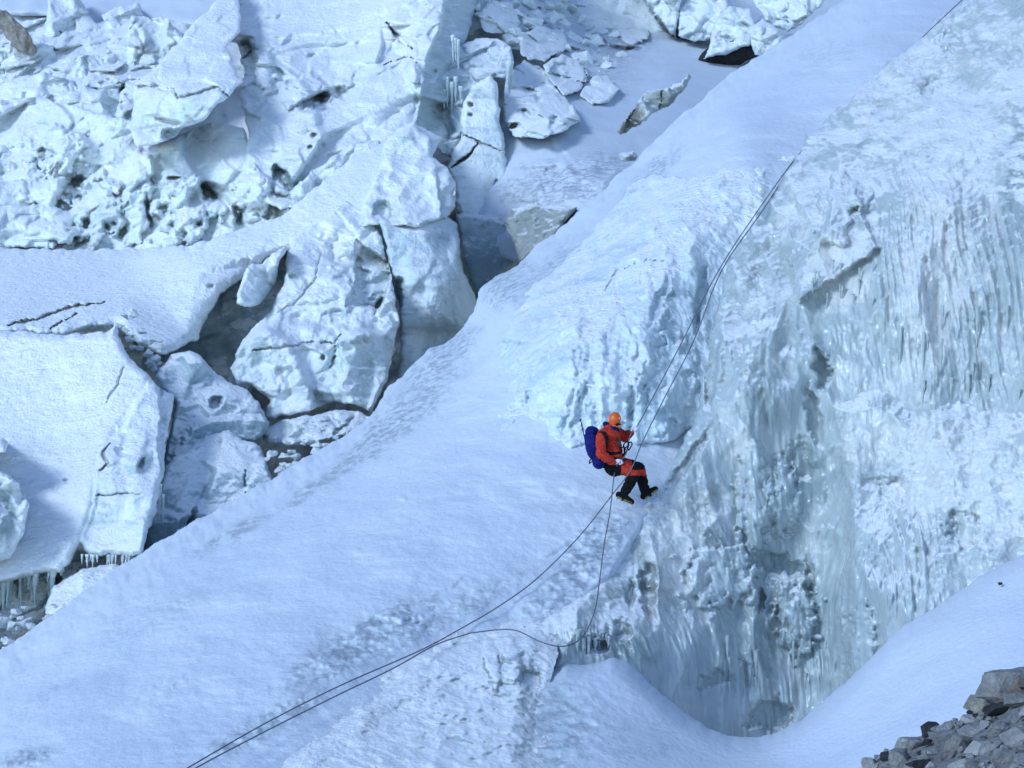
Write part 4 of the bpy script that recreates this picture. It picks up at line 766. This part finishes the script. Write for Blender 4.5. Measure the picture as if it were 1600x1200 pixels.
def tube_mesh(bm, pts, seg=12):
    """tapered limb through (point, radius) pairs, ends closed with round caps"""
    for (a, ra), (b, rb) in zip(pts[:-1], pts[1:]):
        d = b - a
        if d.length < 1e-5: continue
        q = d.to_track_quat('Z', 'Y'); A, B = [], []
        for j in range(seg):
            an = 2 * math.pi * j / seg; u = q @ Vector((math.cos(an), math.sin(an), 0))
            A.append(bm.verts.new(a + u * ra)); B.append(bm.verts.new(b + u * rb))
        for j in range(seg): bm.faces.new((A[j], A[(j + 1) % seg], B[(j + 1) % seg], B[j]))
        bm.faces.new(A[::-1]); bm.faces.new(B)
    for p, r in pts: bmesh.ops.create_icosphere(bm, subdivisions=2, radius=r, matrix=Matrix.Translation(p))
def ell(bm, c, r, rot=(0, 0, 0), sub=3):
    from mathutils import Euler
    bmesh.ops.create_icosphere(bm, subdivisions=sub, radius=1, matrix=Matrix.Translation(c) @ Euler(rot).to_matrix().to_4x4() @ Matrix.Diagonal((*r, 1)))

def finish(name, bm, mats, parent, vox=.010, smooth=4, pick=None, org=None, wrinkle=0.0):
    """fuse the shapes into one continuous skin"""
    org = parent.location if org is None else org
    me0 = bpy.data.meshes.new('tmp'); bm.to_mesh(me0); bm.free()
    tmp = bpy.data.objects.new('tmp', me0); COL.objects.link(tmp)
    if vox:
        m = tmp.modifiers.new('r', 'REMESH'); m.mode = 'VOXEL'; m.voxel_size = vox
    if smooth:
        m = tmp.modifiers.new('s', 'SMOOTH'); m.iterations = smooth; m.factor = .5
    dg = bpy.context.evaluated_depsgraph_get()
    me = bpy.data.meshes.new_from_object(tmp.evaluated_get(dg)); me.name = name
    bpy.data.objects.remove(tmp); bpy.data.meshes.remove(me0)
    me.materials.clear()
    co = np.empty(len(me.vertices) * 3); me.vertices.foreach_get('co', co); co = co.reshape(-1, 3)
    if wrinkle:
        nr = np.empty(len(me.vertices) * 3); me.vertices.foreach_get('normal', nr)
        co = co + nr.reshape(-1, 3) * (fbm(co * np.array([1, 1, 1.8]), 11, 3, 5, ridged=True) * wrinkle)[:, None]
    me.vertices.foreach_set('co', (co - np.array(org)).astype(np.float32).ravel()); me.update()
    o = link(name, me, mats, parent)
    for p in me.polygons:
        p.use_smooth = True
        if pick:
            c = p.center + Vector(org); p.material_index = pick((c.x / c.y * F + 800 - 890) * 7.056, (600 - c.z / c.y * F - 630) * 7.056, c.y - YC)
    return o

person = bpy.data.objects.new('person', None); COL.objects.link(person); person.location = Z(600, 1120)
tag(person, 'climber in red jacket and orange helmet abseiling with boots on the ice', 'person')
J = dict(neck=Z(455, 285), chest=Z(440, 400), waist=Z(470, 580), hip=Z(500, 680),
         rs=Z(360, 365, -.17), re=Z(345, 560, -.27), rw=Z(480, 655, -.24), rh=Z(535, 642, -.22),
         ls=Z(530, 330, .17), le=Z(610, 375, .22), lw=Z(675, 318, .12), lh=Z(706, 285, .08),
         rhip=Z(520, 690, -.10), rk=Z(715, 775, -.16), ra=Z(605, 985, -.10), lhip=Z(545, 680, .10), lk=Z(765, 715, .10), la=Z(840, 985, .12))
head = Z(498, 205, -.02)
# body, one skin from head to hands and feet
bm = bmesh.new()
ell(bm, head, (.085, .078, .115), (0, .25, .4)); ell(bm, Z(535, 255, -.06), (.045, .045, .05))            # skull, jaw
ell(bm, Z(563, 232, -.09), (.016, .016, .022)); ell(bm, Z(480, 225, -.10), (.014, .012, .028))            # nose, ear
ell(bm, Z(556, 258, -.085), (.014, .022, .008))                                                           # mouth
tube_mesh(bm, [(head, .06), (J['neck'], .06), (J['chest'], .13), (J['waist'], .12), (J['hip'], .12)])
tube_mesh(bm, [(J['chest'], .1), (J['rs'], .055), (J['re'], .042), (J['rw'], .03), (J['rh'], .035)])
tube_mesh(bm, [(J['chest'], .1), (J['ls'], .055), (J['le'], .042), (J['lw'], .03), (J['lh'], .035)])
tube_mesh(bm, [(J['hip'], .1), (J['rhip'], .085), (J['rk'], .055), (J['ra'], .042), (Z(620, 1040, -.1), .03)])
tube_mesh(bm, [(J['hip'], .1), (J['lhip'], .085), (J['lk'], .055), (J['la'], .042), (Z(862, 1010, .12), .03)])
finish('body', bm, MP['skin'], person, .012, 3)
# jacket
bm = bmesh.new()
tube_mesh(bm, [(Z(452, 310), .115), (J['chest'], .165), (Z(455, 490), .16), (Z(478, 600), .155), (Z(492, 660), .15)], 16)
ell(bm, Z(450, 350, .0), (.15, .23, .10), (0, .15, 0))
tube_mesh(bm, [(Z(385, 345, -.10), .10), (J['rs'], .085), (Z(345, 460, -.24), .072), (J['re'], .068), (Z(420, 615, -.26), .060), (J['rw'], .048)])
tube_mesh(bm, [(Z(500, 330, .10), .10), (J['ls'], .085), (J['le'], .068), (J['lw'], .047)])
finish('jacket', bm, [MP['red'], MP['red_shade'], MP['black']], person, .011, 4, lambda x, y, d: 1 if (x > 545 and y < 420 and d > .0) else 0, wrinkle=.014)  # far sleeve in darker red, shade put into its colour
bm = bmesh.new(); tube_mesh(bm, [(Z(438, 262, .02), .085), (Z(452, 300, -.02), .105)], 14); ell(bm, Z(495, 285, -.05), (.09, .10, .055), (0, .3, 0)); ell(bm, Z(412, 240, .05), (.075, .10, .05), (0, .5, 0))
finish('neck_gaiter', bm, MP['navy'], person, .011, 4)
# trousers
def pk(x, y, d):
    if y > 800: return 0
    if x > 690 and y < 735: return 0
    if d > .04 and y < 740 and x > 590: return 0
    return 1 if x > 570 else 0
bm = bmesh.new()
tube_mesh(bm, [(Z(470, 655), .15), (Z(500, 695), .155)], 16)
tube_mesh(bm, [(Z(505, 690, -.08), .115), (Z(620, 725, -.15), .092), (J['rk'], .080), (Z(665, 880, -.13), .074), (Z(615, 970, -.10), .064)])
tube_mesh(bm, [(Z(540, 672, .08), .115), (Z(660, 690, .10), .092), (J['lk'], .082), (Z(800, 850, .11), .074), (Z(832, 965, .12), .064)])
finish('trousers', bm, [MP['black'], MP['red']], person, .011, 4, pk, wrinkle=.014)
# boots with crampons
def boot(ank, heel, toe, dy):
    root_o = None
    bm = bmesh.new()
    tube_mesh(bm, [(ank, .066), (heel.lerp(toe, .25) + (ank - heel).normalized() * .05, .066)])
    up = (ank - heel.lerp(toe, .3)).normalized()
    tube_mesh(bm, [(heel + up * .055, .055), (heel.lerp(toe, .55) + up * .05, .056), (toe + up * .035, .042)])
    b = finish('boot', bm, MP['black'], person, .009, 3)
    bm = bmesh.new(); f = (toe - heel).normalized(); side = f.cross(up).normalized()
    for t, s_ in [(.0, 1), (.0, -1), (.25, 1), (.25, -1), (.55, 1), (.55, -1), (.8, 1), (.8, -1), (1, .6), (1, -.6)]:
        p = heel.lerp(toe, t) + side * .04 * s_
        q = p - up * .045 + (f * .05 if t == 1 else Vector())
        tube_mesh(bm, [(p + up * .01, .007), (q, .0025)], 5)
    tube_mesh(bm, [(heel + side * .04, .008), (toe + side * .03, .008), (toe - side * .03, .008), (heel - side * .04, .008), (heel + side * .04, .008)], 5)
    c = finish('crampon', bm, MP['steel'], b, 0, 0, org=person.location)
    bm = bmesh.new(); tube_mesh(bm, [(heel + up * .02 + side * .050, .008), (toe + up * .02 + side * .042, .008)], 6); tube_mesh(bm, [(heel + up * .02 - side * .050, .008), (toe + up * .02 - side * .042, .008)], 6)
    finish('boot_rand', bm, MP['yellow'], b, 0, 0, org=person.location)
boot(Z(605, 985, -.10), Z(528, 1045, -.10), Z(678, 1110, -.12), 0)
boot(Z(840, 985, .12), Z(838, 1055, .12), Z(965, 960, .14), 0)
# gloves: palm and five fingers closed on the rope
def glove(name, wrist, palm, axis, fdir, sc=1.0):
    bm = bmesh.new(); side = axis.normalized(); f = fdir.normalized(); nrm = side.cross(f).normalized()
    tube_mesh(bm, [(wrist, .043), (wrist.lerp(palm, .6), .040)]); ell(bm, palm, (.042, .042, .042))
    for k, L in enumerate((.060, .072, .068, .052)):
        b0 = palm + side * (.030 - .020 * k) + f * .018
        tube_mesh(bm, [(b0, .0125), (b0 + f * L * .55 + nrm * .012, .0115), (b0 + f * L * .45 + nrm * .050, .0105), (b0 + f * L * .05 + nrm * .058, .009)], 8)
    t0 = palm + side * .036 - f * .006
    tube_mesh(bm, [(t0, .014), (t0 + side * .018 + nrm * .03, .0125), (t0 + side * .004 + nrm * .06 + f * .02, .0105)], 8)
    return finish(name, bm, MP['white'], person, .006, 2)
glove('glove', J['lw'], J['lh'], Z(740, 235, .05) - Z(690, 320, .1), Z(740, 300, .0) - Z(690, 280, .1))
glove('glove', J['rw'], J['rh'], Z(560, 690, -.2) - Z(520, 610, -.22), Z(600, 640, -.2) - Z(500, 640, -.26))
# helmet
bm = bmesh.new(); ell(bm, Z(497, 178, -.02), (.100, .105, .118), (0, .2, 0), 4)
bmesh.ops.bisect_plane(bm, geom=bm.verts[:] + bm.edges[:] + bm.faces[:], plane_co=Z(505, 238, -.02), plane_no=(Z(460, 262) - Z(492, 180)).normalized(), clear_outer=True)
h = finish('helmet', bm, MP['orange'], person, 0, 0)
sm = h.modifiers.new('t', 'SOLIDIFY'); sm.thickness = .008
bm = bmesh.new(); tube_mesh(bm, [(Z(432, 205, -.07), .010), (Z(470, 245, -.11), .010), (Z(520, 258, -.12), .010), (Z(562, 232, -.06), .010)], 6); finish('helmet_rim', bm, MP['orange'], h, 0, 0, org=person.location)
bm = bmesh.new(); ell(bm, Z(545, 165, -.09), (.016, .010, .014)); finish('helmet_badge', bm, MP['white'], h, 0, 0, org=person.location)
bm = bmesh.new(); tube_mesh(bm, [(Z(455, 235, -.10), .007), (Z(480, 280, -.10), .007), (Z(530, 290, -.08), .007)], 6); finish('chin_strap', bm, MP['black'], h, 0, 0, org=person.location)
bm = bmesh.new(); ell(bm, Z(548, 232, -.085), (.030, .030, .018), (0, .3, .5)); ell(bm, Z(522, 240, -.105), (.026, .016, .017), (0, .3, .3)); finish('sunglasses', bm, MP['black'], person, .006, 2)
# harness
bm = bmesh.new()
def ring(c, rx, ry, tilt, r, n=20):
    P = []
    for k in range(n + 1):
        a = 2 * math.pi * k / n; P.append((c + Matrix.Rotation(tilt, 3, 'Y') @ Vector((rx * math.cos(a), ry * math.sin(a), 0)), r))
    return P
tube_mesh(bm, ring(Z(482, 600), .168, .168, .2, .022), 8); tube_mesh(bm, ring(Z(488, 640), .162, .162, .2, .014), 8)
tube_mesh(bm, ring(Z(565, 705, -.10), .03, .118, .9, .018), 8); tube_mesh(bm, ring(Z(580, 690, .09), .03, .118, .9, .018), 8)
tube_mesh(bm, [(Z(420, 690, -.14), .026), (Z(500, 720, -.16), .032), (Z(575, 735, -.16), .026)]); tube_mesh(bm, [(Z(430, 720, -.16), .012), (Z(470, 760, -.17), .016), (Z(462, 800, -.17), .010)])
tube_mesh(bm, [(Z(590, 600, -.02), .016), (Z(605, 540, -.03), .014), (Z(600, 480, -.03), .012)]); tube_mesh(bm, [(Z(520, 690, -.2), .010), (Z(560, 740, -.2), .012), (Z(590, 690, -.18), .010)])
finish('harness', bm, MP['black'], person, 0, 0)
# gear at the belay
def loop_obj(name, P, r, m, label, cat):
    o_ = P[0]; bm = bmesh.new(); tube_mesh(bm, [(p, r) for p in P], 7)
    e = bpy.data.objects.new('tmp', None); e.location = o_
    ob = finish(name, bm, m, e, 0, 0, org=o_); ob.parent = None; ob.location = o_
    bpy.data.objects.remove(e); tag(ob, label, cat); return ob
loop_obj('carabiner', [Z(590, 480, -.05), Z(600, 450, -.06), Z(625, 425, -.06), Z(648, 432, -.06), Z(640, 470, -.05), Z(615, 495, -.05), Z(590, 480, -.05)], .010, MP['black'], 'black carabiner nearer the climber at the belay point', 'carabiner')
loop_obj('carabiner', [Z(650, 470, -.06), Z(655, 435, -.06), Z(680, 428, -.06), Z(690, 455, -.06), Z(670, 490, -.06), Z(650, 520, -.06), Z(640, 500, -.06), Z(650, 470, -.06)], .010, MP['black'], 'black carabiner hanging on the rope side of the belay point', 'carabiner')
loop_obj('sling', [Z(590, 600, -.06), Z(575, 540, -.08), Z(555, 490, -.12), Z(600, 485, -.06), Z(625, 520, -.05), Z(610, 575, -.06), Z(590, 600, -.06)], .008, MP['black'], 'black sling joining the harness to the belay carabiners', 'sling')

# backpack
pack = bpy.data.objects.new('backpack', None); COL.objects.link(pack); pack.location = Z(320, 720, .02)
tag(pack, 'dark blue backpack on the climber with a round bottom roll', 'backpack')
bm = bmesh.new()
tube_mesh(bm, [(Z(250, 350, .03), .115), (Z(258, 430, .03), .125), (Z(275, 520, .03), .125), (Z(305, 570, .03), .115)], 16); ell(bm, Z(262, 440, .03), (.125, .17, .22), (0, -.12, 0))
finish('pack_body', bm, MP['blue'], pack, .012, 3, wrinkle=.008)
bm = bmesh.new(); ell(bm, Z(248, 310, .03), (.105, .15, .075), (0, .1, 0)); pl_ = finish('pack_lid', bm, MP['blue'], pack, .012, 3, wrinkle=.008)
bm = bmesh.new(); tube_mesh(bm, [(Z(322, 655, -.16), .085), (Z(322, 655, .2), .085)], 16); finish('bottom_roll', bm, MP['blue'], pack, .012, 3, wrinkle=.014)
for dd in ((-.20, -.275, -.285, -.255, -.20), (.15, .18, .20, .18, .14)):
    bm = bmesh.new(); tube_mesh(bm, [(Z(335, 325, dd[0]), .026), (Z(385, 330, dd[1]), .027), (Z(408, 385, dd[2]), .026), (Z(405, 480, dd[3]), .024), (Z(372, 570, dd[4]), .018)], 8); finish('shoulder_strap', bm, MP['black'], pack, 0, 0)
for yy in (380, 470): bm = bmesh.new(); tube_mesh(bm, [(Z(185, yy, -.02), .007), (Z(230, yy + 4, -.13), .007), (Z(320, yy + 10, -.13), .007)], 6); finish('compression_strap', bm, MP['black'], pack, 0, 0)
bm = bmesh.new(); tube_mesh(bm, [(Z(245, 595, -.1), .010), (Z(222, 635, -.1), .012), (Z(218, 665, -.1), .010), (Z(240, 650, -.1), .008), (Z(258, 625, -.1), .008)], 6); finish('strap_loop', bm, MP['black'], pack, 0, 0)
bm = bmesh.new(); tube_mesh(bm, [(Z(400, 545, -.14), .022), (Z(470, 555, -.18), .024), (Z(560, 545, -.12), .020)], 8); finish('hip_belt', bm, MP['black'], pack, 0, 0)
bm = bmesh.new(); tube_mesh(bm, [(Z(520, 350, -.16), .012), (Z(545, 420, -.17), .018), (Z(565, 480, -.15), .016)], 8); finish('chest_strap', bm, MP['green'], pack, 0, 0)
pole = loop_obj('trekking_pole', [Z(120, 178, 0), Z(133, 235, 0), Z(146, 290, 0), Z(162, 370, 0), Z(175, 440, 0)], .008, MP['black'], 'thin black pole sticking up from the backpack', 'pole')
for q_, r_ in ((Z(122, 185, 0), .014), (Z(134, 240, 0), .013), (Z(146, 292, 0), .014)):
    bm = bmesh.new(); ell(bm, q_, (r_, r_, r_ * 1.8), (0, .2, 0), 2); finish('pole_grip', bm, MP['black'], pole, 0, 0, org=pole.location)

# ropes
def rope(pts, r, label, group):
    P = [at(*p) for p in pts]
    # Catmull-Rom through the points
    S = []
    for k in range(len(P) - 1):
        a, b, c, d = P[max(k - 1, 0)], P[k], P[k + 1], P[min(k + 2, len(P) - 1)]
        for j in range(10):
            t = j / 10.0
            S.append(.5 * ((2 * b) + (c - a) * t + (2 * a - 5 * b + 4 * c - d) * t * t + (3 * b - a - 3 * c + d) * t ** 3))
    S.append(P[-1]); seg = 7; V, Q = [], []; o0 = S[0]
    for k, p in enumerate(S):
        d = (S[min(k + 1, len(S) - 1)] - S[max(k - 1, 0)]).normalized(); q = d.to_track_quat('Z', 'Y')
        for j in range(seg):
            V.append(tuple(p - o0 + q @ Vector((math.cos(2 * math.pi * j / seg), math.sin(2 * math.pi * j / seg), 0)) * r))
    for k in range(len(S) - 1):
        for j in range(seg): Q.append((k * seg + j, k * seg + (j + 1) % seg, (k + 1) * seg + (j + 1) % seg, (k + 1) * seg + j))
    o = link('rope', mesh_np('rope', V, Q), MP['rope']); o.location = o0
    return tag(o, label, 'rope', group)
def W(x, y, off=.06): return (x, y, float(wall_d(x, y)) - off)
def SL(x, y, off=.03): return (x, y, float(slope_d(x, y)) - off)
def zp(zx, zy, dy): return (890 + zx / 7.056, 630 + zy / 7.056, YC + dy)
AP = lambda x, y: (x, y, float(min(slope_d(x, y), ramp_d(x, y))) - .42)
rope([(1570, -62, 47.6), (1503, 0, 45.5), (1455, 45, 44.7), (1425, 75, 45.0), (1380, 116, 44.6), (1300, 186, 43), (1245, 245, 41.5), (1180, 335, 39.6), (1122, 424, 37.9), (1060, 545, 36.5), (1000, 658, 35.3), zp(706, 285, .06), zp(660, 385, -.02), zp(640, 480, -.05), zp(620, 560, -.07), zp(560, 645, -.23), zp(520, 690, -.22), zp(492, 790, -.16),
      (953, 800, 34.6), (944, 850, 34.1), (937, 905, 33.4), (929, 955, 32.7), (910, 995, 32.3), (880, 1010, 31.8), (845, 1003, 31.8), (800, 984, 32.1), (735, 989, 32.0)],
     .0095, 'abseil rope through the climber\'s hands, hanging in a loose curve below', 'climbing ropes')
rope([(1568, -66, 49), (1385, 118, 44.9), (1252, 246, 41.7), (1186, 337, 39.7), (1127, 424, 38), (1085, 530, 36.8), (1035, 628, 35.6), (1004, 690, 35.0), (985, 735, 34.85), (955, 775, 34.8), (905, 838, 34.3), (840, 903, 33.6), (780, 947, 32.9), (715, 985, 32.15), AP(655, 1017), (530, 1072, 29.6), (415, 1130, 28.5), (300, 1196, 27.2), (200, 1256, 26)],
     .0095, 'second rope strand running straight down behind the climber to lower left', 'climbing ropes')
rope([(735, 989, 32.0), (680, 1008, 31.6), (613, 1045, 30.2), (530, 1085, 29.2), (420, 1140, 28.1), (306, 1200, 26.9), (210, 1258, 25.6)], .0095, 'lower rope length trailing over the snow to the bottom left', 'climbing ropes')
